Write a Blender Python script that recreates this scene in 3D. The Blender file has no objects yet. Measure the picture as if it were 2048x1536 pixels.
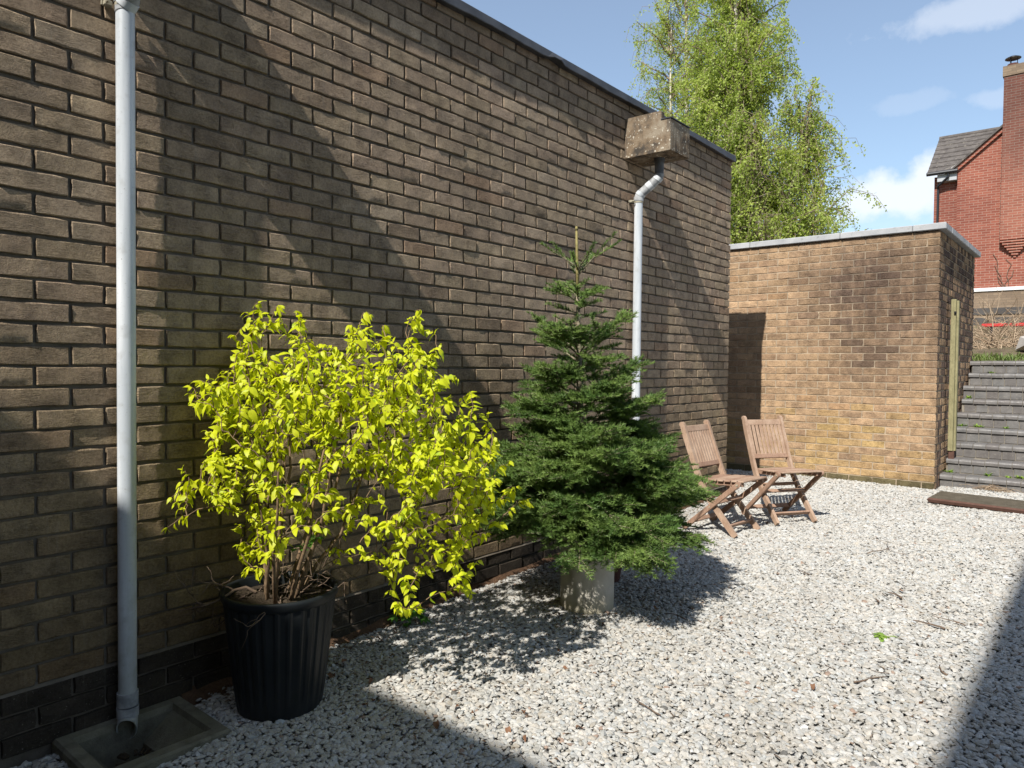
import bpy, math, random
import numpy as np
from mathutils import Vector, Matrix

SC = bpy.context.scene
COL = SC.collection
R = math.radians
H0 = 1.345                       # camera height above the yard datum

# ------------------------------------------------------------------ camera
F_PX, YAW, PITCH, ROLL = 1443.7, R(39.878), R(-1.451), R(0.572)
CAM = np.array([2.878, 0.0, H0])
fwd = np.array([-math.sin(YAW)*math.cos(PITCH), math.cos(YAW)*math.cos(PITCH), math.sin(PITCH)])
rgt0 = np.array([math.cos(YAW), math.sin(YAW), 0.0]); up0 = np.cross(rgt0, fwd)
RGT = rgt0*math.cos(ROLL)+up0*math.sin(ROLL); UP = -rgt0*math.sin(ROLL)+up0*math.cos(ROLL)
cd = bpy.data.cameras.new('camera'); cam = bpy.data.objects.new('camera', cd); COL.objects.link(cam)
cd.sensor_fit = 'HORIZONTAL'; cd.sensor_width = 36.0; cd.lens = 36.0*F_PX/2048
cd.clip_start = 0.05; cd.clip_end = 2000
m4 = Matrix.Identity(4)
for i in range(3):
    m4[i][0] = RGT[i]; m4[i][1] = UP[i]; m4[i][2] = -fwd[i]; m4[i][3] = CAM[i]
cam.matrix_world = m4
SC.camera = cam

# ------------------------------------------------------------------ sky, sun, exposure
SUN = Vector((-0.142, 1.0, -1.03)).normalized()          # direction the light travels
EL = math.asin(-SUN.z); AZ = math.atan2(-SUN.x, -SUN.y)  # azimuth of the sun, clockwise from +y
w = bpy.data.worlds.new('World'); SC.world = w; w.use_nodes = True
nt = w.node_tree; nt.nodes.clear()
def wn(t, **k):
    n = nt.nodes.new(t)
    for a, b in k.items(): setattr(n, a, b)
    return n
out = wn('ShaderNodeOutputWorld'); bg = wn('ShaderNodeBackground'); sky = wn('ShaderNodeTexSky')
sky.sky_type = 'NISHITA'; sky.sun_disc = False; sky.sun_elevation = EL; sky.sun_rotation = AZ
sky.altitude = 100; sky.air_density = 1.1; sky.dust_density = 0.6; sky.ozone_density = 1.6
bg.inputs[1].default_value = 0.098
tc = wn('ShaderNodeTexCoord')
# broken fair-weather cloud over the whole sky, plus the cumulus bank low in the north
mapn = wn('ShaderNodeMapping'); mapn.inputs['Scale'].default_value = (1.5, 1.5, 4.2); mapn.inputs['Location'].default_value = (0.35, 0.1, 0.0)
n1 = wn('ShaderNodeTexNoise'); n1.inputs['Scale'].default_value = 2.0; n1.inputs['Detail'].default_value = 8; n1.inputs['Roughness'].default_value = 0.6
nt.links.new(tc.outputs['Generated'], mapn.inputs[0]); nt.links.new(mapn.outputs[0], n1.inputs['Vector'])
r1 = wn('ShaderNodeMapRange'); r1.inputs[1].default_value = 0.56; r1.inputs[2].default_value = 0.85; r1.inputs[3].default_value = 0.12; r1.inputs[4].default_value = 0.42
nt.links.new(n1.outputs['Fac'], r1.inputs[0])
CLOUDS = []
def cloud(px, py, rx, ry, amt):
    d = (px-1024)/F_PX*RGT - (py-768)/F_PX*UP + fwd
    d = d/np.linalg.norm(d)
    sid = np.cross(d, (0, 0, 1)); sid /= np.linalg.norm(sid); upv = np.cross(sid, d)
    nz = wn('ShaderNodeTexNoise'); nz.inputs['Scale'].default_value = 13; nz.inputs['Detail'].default_value = 7; nz.inputs['Roughness'].default_value = .58
    nt.links.new(tc.outputs['Generated'], nz.inputs['Vector'])
    def dot(v):
        q = wn('ShaderNodeVectorMath', operation='DOT_PRODUCT'); nt.links.new(tc.outputs['Generated'], q.inputs[0]); q.inputs[1].default_value = tuple(v); return q.outputs['Value']
    def mth(op, a, b):
        q = wn('ShaderNodeMath', operation=op)
        for i, s in enumerate((a, b)):
            if isinstance(s, (int, float)): q.inputs[i].default_value = s
            else: nt.links.new(s, q.inputs[i])
        return q.outputs[0]
    a = mth('DIVIDE', dot(sid), rx/F_PX); b = mth('DIVIDE', dot(upv), ry/F_PX)
    rr = mth('SQRT', mth('ADD', mth('MULTIPLY', a, a), mth('MULTIPLY', b, b)), 0.0)
    e = mth('SUBTRACT', mth('ADD', 1.0, mth('MULTIPLY', mth('SUBTRACT', nz.outputs['Fac'], .5), 2.2)), rr)
    mr = wn('ShaderNodeMapRange'); mr.interpolation_type = 'SMOOTHSTEP'; mr.inputs[1].default_value = 0.0; mr.inputs[2].default_value = 0.65; mr.inputs[3].default_value = 0.0; mr.inputs[4].default_value = amt
    nt.links.new(e, mr.inputs[0])
    front = mth('GREATER_THAN', dot(d), 0.2)
    CLOUDS.append(mth('MULTIPLY', mr.outputs[0], front))
cloud(1805, 385, 115, 58, 0.85)
cloud(1880, 350, 85, 68, 0.85)
cloud(1700, 415, 70, 36, 0.45)
cloud(1930, 30, 190, 40, 0.45)
cloud(1985, 195, 80, 26, 0.30)
cloud(1830, 205, 110, 30, 0.22)
acc = r1.outputs[0]
for c in CLOUDS:
    q = wn('ShaderNodeMath', operation='MAXIMUM'); nt.links.new(acc, q.inputs[0]); nt.links.new(c, q.inputs[1]); acc = q.outputs[0]
mixc = wn('ShaderNodeMixRGB'); mixc.inputs[2].default_value = (7.2, 7.5, 8.0, 1)
gain = wn('ShaderNodeMixRGB', blend_type='MULTIPLY'); gain.inputs[0].default_value = 1.0; gain.inputs[2].default_value = (1.09, 1.14, 1.15, 1)
nt.links.new(sky.outputs[0], gain.inputs[1])
nt.links.new(acc, mixc.inputs[0]); nt.links.new(gain.outputs[0], mixc.inputs[1])
nt.links.new(mixc.outputs[0], bg.inputs[0]); nt.links.new(bg.outputs[0], out.inputs[0])
sd = bpy.data.lights.new('sun', 'SUN'); sd.energy = 5.0; sd.angle = R(0.53); sd.color = (1.0, 0.965, 0.91)
so = bpy.data.objects.new('sun', sd); COL.objects.link(so)
so.rotation_euler = SUN.to_track_quat('-Z', 'Y').to_euler(); so.location = (0, -10, 20)
vs = SC.view_settings; vs.view_transform = 'Standard'; vs.look = 'None'; vs.gamma = 1; vs.exposure = 0.55
try: vs.use_curve_mapping = False
except Exception: pass

# ------------------------------------------------------------------ helpers
RNG = np.random.default_rng(7); random.seed(7)
def at(px, py, Y):                       # a point of the picture at depth Y along the yard
    d = (px-1024)/F_PX*RGT - (py-768)/F_PX*UP + fwd
    return CAM + d*((Y-CAM[1])/d[1])
def on_x(px, py, X):
    d = (px-1024)/F_PX*RGT - (py-768)/F_PX*UP + fwd
    return CAM + d*((X-CAM[0])/d[0])
def on_ground(px, py, lift=0.0):
    d = (px-1024)/F_PX*RGT - (py-768)/F_PX*UP + fwd; z = 0.0
    for _ in range(20):
        P = CAM + d*((z-CAM[2])/d[2]); z = gz(P[1])+lift
    return P
def gz(y): return 0.03*(min(max(y, -1.0), 8.6)-2.3)
def project(P):
    q = np.asarray(P, float)-CAM; Z = q@fwd
    return 1024+F_PX*(q@RGT)/Z, 768-F_PX*(q@UP)/Z, Z
def srgb(r, g, b):
    f = lambda c: (c/255/12.92) if c/255 <= .04045 else ((c/255+.055)/1.055)**2.4
    return (f(r), f(g), f(b))
def tag(o, label=None, cat=None, group=None, kind=None):
    if label: o['label'] = label
    if cat: o['category'] = cat
    if group: o['group'] = group
    if kind: o['kind'] = kind
    return o
def empty(name, loc, rz=0.0, label=None, cat=None, group=None):
    o = bpy.data.objects.new(name, None); COL.objects.link(o)
    o.location = loc; o.rotation_euler = (0, 0, rz); o.empty_display_size = .1
    return tag(o, label, cat, group)
def mesh_data(name, V, Fc, mats, smooth=False, fmat=None, cols=None):
    me = bpy.data.meshes.new(name)
    if isinstance(Fc, np.ndarray):       # fast path: all faces alike
        V = np.asarray(V, np.float32); nf, k = Fc.shape
        me.vertices.add(len(V)); me.vertices.foreach_set('co', V.ravel())
        me.loops.add(nf*k); me.loops.foreach_set('vertex_index', Fc.astype(np.int32).ravel())
        me.polygons.add(nf); me.polygons.foreach_set('loop_start', np.arange(0, nf*k, k, dtype=np.int32))
        me.polygons.foreach_set('loop_total', np.full(nf, k, np.int32))
        me.update(calc_edges=True)
    else:
        me.from_pydata([tuple(map(float, v)) for v in V], [], [tuple(map(int, f)) for f in Fc])
    for m in (mats if isinstance(mats, (list, tuple)) else [mats]): me.materials.append(m)
    if fmat is not None: me.polygons.foreach_set('material_index', np.asarray(fmat, np.int32))
    me.polygons.foreach_set('use_smooth', np.full(len(me.polygons), bool(smooth)))
    if cols is not None:
        a = me.attributes.new('bc', 'FLOAT_COLOR', 'POINT')
        c = np.ones((len(me.vertices), 4), np.float32); c[:, :3] = cols
        a.data.foreach_set('color', c.ravel())
    me.update()
    return me
def link(name, me, parent=None, loc=None, color=None, kind=None):
    o = bpy.data.objects.new(name, me); COL.objects.link(o)
    if loc is not None: o.location = loc
    if parent: o.parent = parent
    if color is not None: o.color = (*color, 1)
    if kind: o['kind'] = kind
    return o
def obj(name, V, Fc, mats, parent=None, smooth=False, **k):
    kind = k.pop('kind', None); loc = k.pop('loc', None)
    return link(name, mesh_data(name, V, Fc, mats, smooth, **k), parent, loc, kind=kind)
class MB:                                 # collects shapes into one mesh
    def __init__(s): s.V = []; s.F = []; s.M = []; s.mi = 0
    def add(s, V, Fc):
        b = len(s.V); s.V += [tuple(v) for v in V]; s.F += [tuple(b+i for i in f) for f in Fc]; s.M += [s.mi]*len(Fc); return s
    def box(s, lo, hi, ch=0.0):
        c = [(lo[i]+hi[i])/2 for i in range(3)]; h = [(hi[i]-lo[i])/2 for i in range(3)]
        return s.obox(c, ((1,0,0),(0,1,0),(0,0,1)), h, ch)
    def obox(s, c, ax, h, ch=0.0):        # oriented box with chamfered edges
        c = np.array(c, float); ax = [np.array(a, float) for a in ax]
        if ch <= 0:
            V = [c+ax[0]*h[0]*a+ax[1]*h[1]*b+ax[2]*h[2]*d for a in (-1,1) for b in (-1,1) for d in (-1,1)]
            Fc = [(0,1,3,2),(4,6,7,5),(0,4,5,1),(2,3,7,6),(0,2,6,4),(1,5,7,3)]
            return s.add(V, Fc)
        V = []; idx = {}
        for a in (-1,1):
            for b in (-1,1):
                for d in (-1,1):
                    for k in range(3):
                        q = [h[0]*a, h[1]*b, h[2]*d]
                        for j in range(3):
                            if j != k: q[j] -= math.copysign(ch, q[j])
                        idx[(a,b,d,k)] = len(V); V.append(c+ax[0]*q[0]+ax[1]*q[1]+ax[2]*q[2])
        Fc = []
        def face(k, sg):
            i, j = [t for t in range(3) if t != k]
            o = []
            for (p, q) in ((-1,-1),(1,-1),(1,1),(-1,1)):
                t = [0,0,0]; t[k] = sg; t[i] = p; t[j] = q; o.append(idx[(t[0],t[1],t[2],k)])
            flip = (sg < 0) ^ (k == 1)
            Fc.append(tuple(o[::-1]) if flip else tuple(o))
        for k in range(3):
            for sg in (-1,1): face(k, sg)
        for k in range(3):
            i, j = [t for t in range(3) if t != k]
            for p in (-1,1):
                for q in (-1,1):
                    t0 = [0,0,0]; t1 = [0,0,0]; t0[i]=t1[i]=p; t0[j]=t1[j]=q; t0[k]=-1; t1[k]=1
                    Fc.append((idx[(*t0,i)], idx[(*t1,i)], idx[(*t1,j)], idx[(*t0,j)]))
        for a in (-1,1):
            for b in (-1,1):
                for d in (-1,1): Fc.append((idx[(a,b,d,0)], idx[(a,b,d,1)], idx[(a,b,d,2)]))
        return s.add(V, Fc)
    def bar(s, p0, p1, wd, th, side, ch=.003):   # a batten from p0 to p1, wd along side, th across
        p0 = np.array(p0, float); p1 = np.array(p1, float); d = p1-p0; L = np.linalg.norm(d); d /= L
        sd_ = np.array(side, float); sd_ -= d*(sd_@d); sd_ /= np.linalg.norm(sd_); t = np.cross(d, sd_)
        return s.obox((p0+p1)/2, (d, sd_, t), (L/2, wd/2, th/2), ch)
    def tube(s, pts, rad, n=10, cap=True, twist=0):
        pts = [np.array(p, float) for p in pts]; m = len(pts)
        rad = [rad]*m if np.isscalar(rad) else list(rad)
        T = [pts[min(i+1, m-1)]-pts[max(i-1, 0)] for i in range(m)]
        T = [t/max(np.linalg.norm(t), 1e-9) for t in T]
        a = np.cross(T[0], (0,0,1)); a = a if np.linalg.norm(a) > .1 else np.cross(T[0], (1,0,0)); a /= np.linalg.norm(a)
        V = []; Fc = []
        for i in range(m):
            a = a-T[i]*(a@T[i]); a /= np.linalg.norm(a); b = np.cross(T[i], a)
            for k in range(n):
                an = 2*math.pi*k/n; V.append(pts[i]+rad[i]*(math.cos(an)*a+math.sin(an)*b))
        for i in range(m-1):
            for k in range(n):
                k2 = (k+1) % n; Fc.append((i*n+k, i*n+k2, (i+1)*n+k2, (i+1)*n+k))
        if cap: Fc.append(tuple(range(n))[::-1]); Fc.append(tuple(range((m-1)*n, m*n)))
        return s.add(V, Fc)
    def lathe(s, prof, c=(0,0,0), n=48, fn=None):
        V = []; Fc = []; m = len(prof)
        for i, (r, z) in enumerate(prof):
            for k in range(n):
                an = 2*math.pi*k/n; rr = r*(fn(an, i) if fn else 1)
                V.append((c[0]+rr*math.cos(an), c[1]+rr*math.sin(an), c[2]+z))
        for i in range(m-1):
            for k in range(n):
                k2 = (k+1) % n; Fc.append((i*n+k, i*n+k2, (i+1)*n+k2, (i+1)*n+k))
        return s.add(V, Fc)
    def build(s, name, mats, parent=None, smooth=False, kind=None, loc=None):
        return obj(name, s.V, s.F, mats, parent, smooth, fmat=s.M, kind=kind, loc=loc)
def smooth_by_angle(o, deg=40):
    me = o.data; me.polygons.foreach_set('use_smooth', np.full(len(me.polygons), True))
    try: me.set_sharp_from_angle(angle=R(deg))
    except Exception: pass
    return o

# ------------------------------------------------------------------ materials
class NM:
    def __init__(s, name, rough=.8, spec=.3):
        s.m = bpy.data.materials.new(name); s.m.use_nodes = True; s.t = s.m.node_tree; s.n = s.t.nodes; s.n.clear()
        s.out = s.n.new('ShaderNodeOutputMaterial'); s.b = s.n.new('ShaderNodeBsdfPrincipled')
        s.t.links.new(s.b.outputs[0], s.out.inputs[0])
        s.set(s.b.inputs['Roughness'], rough); s.b.inputs['Specular IOR Level'].default_value = spec
        s.geo = s.n.new('ShaderNodeNewGeometry'); s.tc = s.n.new('ShaderNodeTexCoord')
    def set(s, i, v):
        if isinstance(v, bpy.types.NodeSocket): s.t.links.new(v, i)
        elif isinstance(v, (tuple, list)) and len(v) == 3 and i.type == 'RGBA': i.default_value = (*v, 1)
        else: i.default_value = v
    @property
    def pos(s): return s.geo.outputs['Position']
    def mapv(s, vec, scale=(1,1,1), rot=(0,0,0), loc=(0,0,0)):
        q = s.n.new('ShaderNodeMapping'); q.inputs['Scale'].default_value = scale; q.inputs['Rotation'].default_value = rot; q.inputs['Location'].default_value = loc
        s.t.links.new(vec, q.inputs[0]); return q.outputs[0]
    def noise(s, scale, vec=None, detail=4, rough=.55, dist=0.0):
        q = s.n.new('ShaderNodeTexNoise'); q.inputs['Scale'].default_value = scale; q.inputs['Detail'].default_value = detail
        q.inputs['Roughness'].default_value = rough; q.inputs['Distortion'].default_value = dist
        s.t.links.new(vec if vec is not None else s.pos, q.inputs['Vector']); return q.outputs['Fac']
    def voro(s, scale, vec=None, feature='F1', out='Distance'):
        q = s.n.new('ShaderNodeTexVoronoi'); q.feature = feature; q.inputs['Scale'].default_value = scale
        s.t.links.new(vec if vec is not None else s.pos, q.inputs['Vector']); return q.outputs[out]
    def rng(s, v, a, b, c=0.0, d=1.0, smooth=False):
        q = s.n.new('ShaderNodeMapRange'); s.set(q.inputs[0], v)
        if smooth: q.interpolation_type = 'SMOOTHSTEP'
        for i, x in enumerate((a, b, c, d)): q.inputs[i+1].default_value = x
        return q.outputs[0]
    def math(s, op, a, b=0.0):
        q = s.n.new('ShaderNodeMath'); q.operation = op; s.set(q.inputs[0], a); s.set(q.inputs[1], b); return q.outputs[0]
    def mix(s, f, a, b, mode='MIX'):
        q = s.n.new('ShaderNodeMixRGB'); q.blend_type = mode; s.set(q.inputs[0], f); s.set(q.inputs[1], a); s.set(q.inputs[2], b); return q.outputs[0]
    def ramp(s, v, *st):
        q = s.n.new('ShaderNodeValToRGB'); s.t.links.new(v, q.inputs[0]); e = q.color_ramp.elements
        while len(e) < len(st): e.new(.5)
        for x, (p, c) in zip(e, st): x.position = p; x.color = (*c, 1)
        return q.outputs[0]
    def bump(s, h, strength=.5, dist=.01, prev=None):
        q = s.n.new('ShaderNodeBump'); q.inputs['Strength'].default_value = strength; q.inputs['Distance'].default_value = dist
        s.t.links.new(h, q.inputs['Height'])
        if prev: s.t.links.new(prev, q.inputs['Normal'])
        s.t.links.new(q.outputs[0], s.b.inputs['Normal']); return q.outputs[0]
    def attr(s, name='bc'):
        q = s.n.new('ShaderNodeAttribute'); q.attribute_name = name; return q.outputs['Color']
    def objcol(s): q = s.n.new('ShaderNodeObjectInfo'); return q.outputs['Color']
    def objrand(s): q = s.n.new('ShaderNodeObjectInfo'); return q.outputs['Random']
    def sep(s, v): q = s.n.new('ShaderNodeSeparateXYZ'); s.t.links.new(v, q.inputs[0]); return q.outputs
    def color(s, c): s.set(s.b.inputs['Base Color'], c); return s

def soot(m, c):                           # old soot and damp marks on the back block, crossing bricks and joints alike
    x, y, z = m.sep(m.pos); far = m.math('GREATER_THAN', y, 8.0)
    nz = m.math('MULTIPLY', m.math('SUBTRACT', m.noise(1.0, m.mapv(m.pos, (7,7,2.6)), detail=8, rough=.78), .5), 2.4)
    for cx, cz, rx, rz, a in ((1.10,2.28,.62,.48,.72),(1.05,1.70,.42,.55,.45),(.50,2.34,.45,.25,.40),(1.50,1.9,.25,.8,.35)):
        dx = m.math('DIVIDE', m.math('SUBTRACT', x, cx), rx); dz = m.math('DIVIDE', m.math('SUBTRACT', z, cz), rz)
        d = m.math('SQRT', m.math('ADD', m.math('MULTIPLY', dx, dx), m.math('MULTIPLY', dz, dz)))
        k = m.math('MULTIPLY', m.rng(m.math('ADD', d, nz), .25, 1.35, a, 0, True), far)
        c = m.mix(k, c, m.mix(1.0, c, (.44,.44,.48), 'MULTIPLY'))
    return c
def brick_mat(name, src, crease=1.0):
    m = NM(name, .92, .12)
    base = m.objcol() if src == 'OBJ' else m.attr()
    v1 = m.noise(9, detail=5, rough=.65); v2 = m.noise(95, detail=5, rough=.8)
    c = m.mix(m.rng(v1, .3, .75), m.mix(1.0, base, (.72,.70,.70), 'MULTIPLY'), m.mix(1.0, base, (1.28,1.24,1.16), 'MULTIPLY'))
    c = m.mix(m.rng(v2, .42, .62, 0, .75), c, m.mix(1.0, c, (.60,.58,.56), 'MULTIPLY'))
    sp = m.noise(160, detail=2); c = m.mix(m.rng(sp, .66, .76, 0, .5), c, (.36,.33,.28))
    big = m.noise(1.1, detail=5, rough=.6); c = m.mix(m.rng(big, .40, .66, 0, .75), c, m.mix(1.0, c, (.82,.82,.80), 'MULTIPLY'))
    # vertical smears left by rain and old lime
    st = m.noise(1.0, m.mapv(m.pos, (38,38,2.2)), detail=3); c = m.mix(m.rng(st, .62, .78, 0, .22), c, (.30,.28,.24))
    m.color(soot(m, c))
    cr = m.noise(1.0, m.mapv(m.pos, (26,26,130)), detail=5, rough=.7, dist=1.2)
    patch = m.rng(m.noise(11, detail=2), .42, .62)
    cr = m.math('MULTIPLY', m.rng(cr, .30, .56, 0, 1), 1.0)
    h = m.math('ADD', m.math('MULTIPLY', m.math('MULTIPLY', cr, patch), .9*crease), m.math('MULTIPLY', m.noise(190, detail=4, rough=.75), 1.0))
    h = m.math('ADD', h, m.math('MULTIPLY', m.noise(48, detail=3), .5))
    m.bump(h, .95, .0055)
    return m.m
M = {}
M['brick_o'] = brick_mat('brick_single', 'OBJ'); M['brick_a'] = brick_mat('brick_joined', 'ATTR')
def mk_mortar(name, col):
    m = NM(name, .95, .1); v = m.noise(14); c = m.mix(m.rng(v, .3, .7), tuple(x*.7 for x in col), tuple(x*1.2 for x in col)); m.color(soot(m, c))
    m.bump(m.noise(160, detail=4), .6, .004); return m.m
M['mortar_dark'] = mk_mortar('raked_mortar', (.135,.115,.090)); M['mortar_tan'] = mk_mortar('tan_mortar', (.36,.285,.20))
m = NM('lead_flashing', .55, .4); m.color(m.mix(m.rng(m.noise(6, detail=6), .35, .7), (.030,.031,.035), (.070,.072,.078))); m.bump(m.noise(30), .25, .006); M['flash'] = m.m
m = NM('pale_coping', .6, .3); c = m.mix(m.rng(m.noise(5, detail=5), .3, .7), (.28,.285,.29), (.42,.42,.41)); c = m.mix(m.rng(m.noise(30), .6, .75, 0, .5), c, (.16,.16,.14)); m.color(c); m.bump(m.noise(60), .2, .003); M['coping'] = m.m
m = NM('weathered_concrete', .93, .12)
c = m.ramp(m.noise(7, detail=6, rough=.65), (.36,(.06,.052,.043)), (.5,(.19,.14,.092)), (.64,(.27,.225,.165)))
c = m.mix(m.rng(m.noise(1.0, m.mapv(m.pos, (22,22,5)), detail=4), .52, .68, 0, .75), c, (.055,.05,.045))
c = m.mix(m.rng(m.voro(24), .10, .20, .85, 0), c, (.55,.51,.42)); c = m.mix(m.rng(m.noise(55, detail=2), .64, .70, 0, .8), c, (.52,.49,.40)); m.color(c)
m.bump(m.noise(90, detail=4, rough=.7), .6, .006); M['hopper'] = m.m
m = NM('pvc_grey', .42, .4); c = m.mix(m.rng(m.noise(1.0, m.mapv(m.pos, (20,20,1.5)), detail=5), .4, .7), (.44,.47,.49), (.66,.68,.69))
c = m.mix(m.rng(m.noise(140, detail=2), .66, .74, 0, .55), c, (.22,.22,.20)); c = m.mix(m.rng(m.noise(18, detail=4), .55, .75, 0, .45), c, (.30,.30,.28))
zz = m.math('ADD', m.sep(m.pos)[2], m.math('MULTIPLY', m.noise(25, detail=5), .5)); c = m.mix(m.rng(zz, .25, .75, .6, 0), c, (.22,.215,.17)); m.color(c); M['pvc'] = m.m
m = NM('pvc_dirty', .6, .3); m.color(m.mix(m.rng(m.noise(20, detail=5), .35, .65), (.20,.205,.21), (.42,.43,.43))); M['pvc_dirty'] = m.m
m = NM('pvc_dark', .55, .3); m.color(m.mix(m.rng(m.noise(20, detail=5), .35, .65), (.07,.073,.078), (.15,.155,.16))); M['pvc_dark'] = m.m  # outlet stub: the hopper's shade is put into this darker grey
m = NM('zinc_clip', .5, .4); m.color((.33,.30,.22)); M['clip'] = m.m
m = NM('gully_concrete', .95, .1); c = m.mix(m.rng(m.noise(16, detail=6, rough=.7), .3, .7), (.10,.092,.065), (.215,.195,.145)); c = m.mix(m.rng(m.noise(4), .5, .7, 0, .6), c, (.075,.08,.04)); m.color(c); m.bump(m.noise(170, detail=4, rough=.7), .7, .005); M['gully'] = m.m
m = NM('black_plastic', .48, .32); c = m.mix(m.rng(m.noise(9, detail=5), .4, .75), (.008,.010,.011), (.018,.020,.021)); m.color(c); M['pot'] = m.m
m = NM('pot_soil', .95, .1); m.color(m.mix(m.noise(60, detail=5), (.018,.013,.010), (.10,.075,.05))); m.bump(m.noise(120), 1.0, .02); M['soil'] = m.m
m = NM('cast_concrete_tube', .85, .15); c = m.mix(m.rng(m.noise(6, detail=6), .3, .7), (.34,.315,.26), (.52,.49,.43)); c = m.mix(m.rng(m.noise(1.0, m.mapv(m.pos, (14,14,2))), .55, .7, 0, .45), c, (.24,.20,.14))
zz = m.sep(m.pos)[2]; c = m.mix(m.rng(m.math('ADD', zz, m.math('MULTIPLY', m.noise(18), .10)), .07, .17, .55, 0), c, (.40,.34,.20)); m.color(c); m.bump(m.noise(110), .35, .003); M['tube'] = m.m
def wood(name, a, b, dark, axis=(3,3,40)):
    m = NM(name, .8, .2); v = m.tc.outputs['Object']
    g = m.noise(1.0, m.mapv(m.pos, (9,9,9)), detail=6); f = m.noise(1.0, m.mapv(m.pos, (90,90,24)), detail=5, rough=.7)
    c = m.mix(m.rng(g, .3, .7), a, b); c = m.mix(m.rng(f, .5, .72, 0, .7), c, dark)
    c = m.mix(m.rng(m.noise(220, detail=1), .70, .76, 0, .6), c, (.04,.03,.022)); m.color(c); m.bump(f, .35, .002); return m.m
M['teak'] = wood('weathered_teak', (.30,.195,.132), (.42,.30,.215), (.17,.10,.065))
M['teak_dark'] = wood('worn_teak', (.25,.15,.10), (.36,.235,.165), (.12,.07,.045))
M['post'] = wood('mossy_post', (.20,.18,.095), (.29,.26,.14), (.11,.10,.05))
m = NM('old_board_top', .9, .12); c = m.mix(m.rng(m.noise(10, detail=6, rough=.7), .3, .7), (.062,.052,.036), (.125,.105,.075)); c = m.mix(m.rng(m.noise(70), .6, .75, 0, .6), c, (.30,.27,.22)); m.color(c); m.bump(m.noise(120), .5, .004); M['board'] = m.m
m = NM('board_edge', .85, .15); m.color(m.mix(m.noise(30), (.060,.032,.024), (.13,.070,.052))); M['board_edge'] = m.m
def blue_brick(name, a, b):
    m = NM(name, .42, .4); c = m.mix(m.rng(m.noise(12, detail=5), .3, .7), a, b); r = m.objrand()
    c = m.mix(m.rng(r, 0, 1, 0, .5), c, (.105,.086,.076)); c = m.mix(m.rng(m.noise(50, detail=4), .58, .75, 0, .6), c, (.26,.24,.20)); m.color(c)
    m.set(m.b.inputs['Roughness'], m.rng(m.noise(20), .3, .7, .32, .7)); m.bump(m.noise(80), .3, .003); return m.m
M['blue'] = blue_brick('blue_engineering_brick', (.10,.097,.093), (.175,.166,.155))
M['stair_mortar'] = mk_mortar('stair_mortar', (.22,.195,.155))
m = NM('gravel_stone', .85, .2); c = m.attr(); c = m.mix(m.rng(m.noise(130, detail=3), .35, .7, 0, .55), c, m.mix(1.0, c, (.70,.68,.66), 'MULTIPLY')); c = m.mix(m.rng(m.noise(1.7, detail=4), .52, .70, 0, .28), c, m.mix(1.0, c, (.62,.56,.50), 'MULTIPLY')); m.color(c); m.bump(m.noise(260, detail=3), .5, .003); M['stone'] = m.m
m = NM('gravel_bed', .95, .1); cell = m.voro(52); c = m.ramp(m.voro(52, out='Color'), (.0,(.28,.275,.26)), (1.0,(.42,.41,.39))); c = m.mix(m.rng(cell, .45, .85, 0, .6), c, (.10,.095,.085)); m.color(c); m.bump(cell, .8, .02); M['bed'] = m.m
m = NM('bank_soil', .95, .1); c = m.ramp(m.noise(3, detail=7, rough=.65), (.3,(.075,.055,.035)), (.5,(.17,.13,.085)), (.7,(.10,.12,.035))); m.color(c); m.bump(m.noise(18, detail=6), 1.0, .06); M['bank'] = m.m
m = NM('wet_soil', .95, .1); m.color(m.mix(m.noise(40, detail=5), (.05,.03,.018), (.17,.10,.06))); m.bump(m.noise(120), 1.0, .015); M['dirt'] = m.m
def leafmat(name, a, b, trans, tcol, rough=.5, spec=.35, src='POS', scale=9, green=None):
    m = NM(name, rough, spec)
    v = m.noise(scale, detail=2)
    c = m.mix(m.rng(v, .35, .65), a, b)
    r = m.objrand() if src == 'OBJ' else m.noise(70, detail=1)
    c = m.mix(m.rng(r, .2, .8, 0, .45), c, tuple(x*.72 for x in a))
    if green: c = m.mix(m.rng(m.noise(24, detail=2), .55, .75, 0, .75), c, green)
    m.color(c)
    tr = m.n.new('ShaderNodeBsdfTranslucent'); m.set(tr.inputs[0], m.mix(1.0, c, tcol, 'MULTIPLY'))
    mx = m.n.new('ShaderNodeMixShader'); mx.inputs[0].default_value = trans
    m.t.links.new(m.b.outputs[0], mx.inputs[1]); m.t.links.new(tr.outputs[0], mx.inputs[2]); m.t.links.new(mx.outputs[0], m.out.inputs[0])
    return m.m
M['yleaf'] = leafmat('golden_leaf', (.51,.55,.012), (.61,.635,.018), .38, (1.5,1.55,.6), green=(.25,.40,.02))
M['needle'] = leafmat('fir_needle', (.075,.140,.032), (.225,.315,.080), .18, (1.4,1.6,.6), .50, .30, scale=7)
M['birch_leaf'] = leafmat('birch_leaf', (.31,.38,.085), (.46,.515,.125), .45, (1.3,1.4,.75), scale=1.1)
M['weed'] = leafmat('weed_leaf', (.055,.15,.022), (.10,.22,.03), .3, (1.3,1.5,.6))
M['weed_light'] = leafmat('light_weed', (.20,.34,.05), (.32,.44,.08), .3, (1.2,1.3,.6), scale=12)
M['grass'] = leafmat('grass_blade', (.11,.17,.04), (.20,.25,.07), .3, (1.2,1.3,.6), scale=4)
def bark(name, a, b, sc=30):
    m = NM(name, .9, .12); m.color(m.mix(m.rng(m.noise(sc, detail=5), .3, .7), a, b)); m.bump(m.noise(sc*3), .5, .004); return m.m
M['stem'] = bark('shrub_stem', (.10,.065,.038), (.25,.17,.10)); M['twig'] = bark('dry_twig', (.075,.05,.035), (.20,.145,.105))
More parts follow.
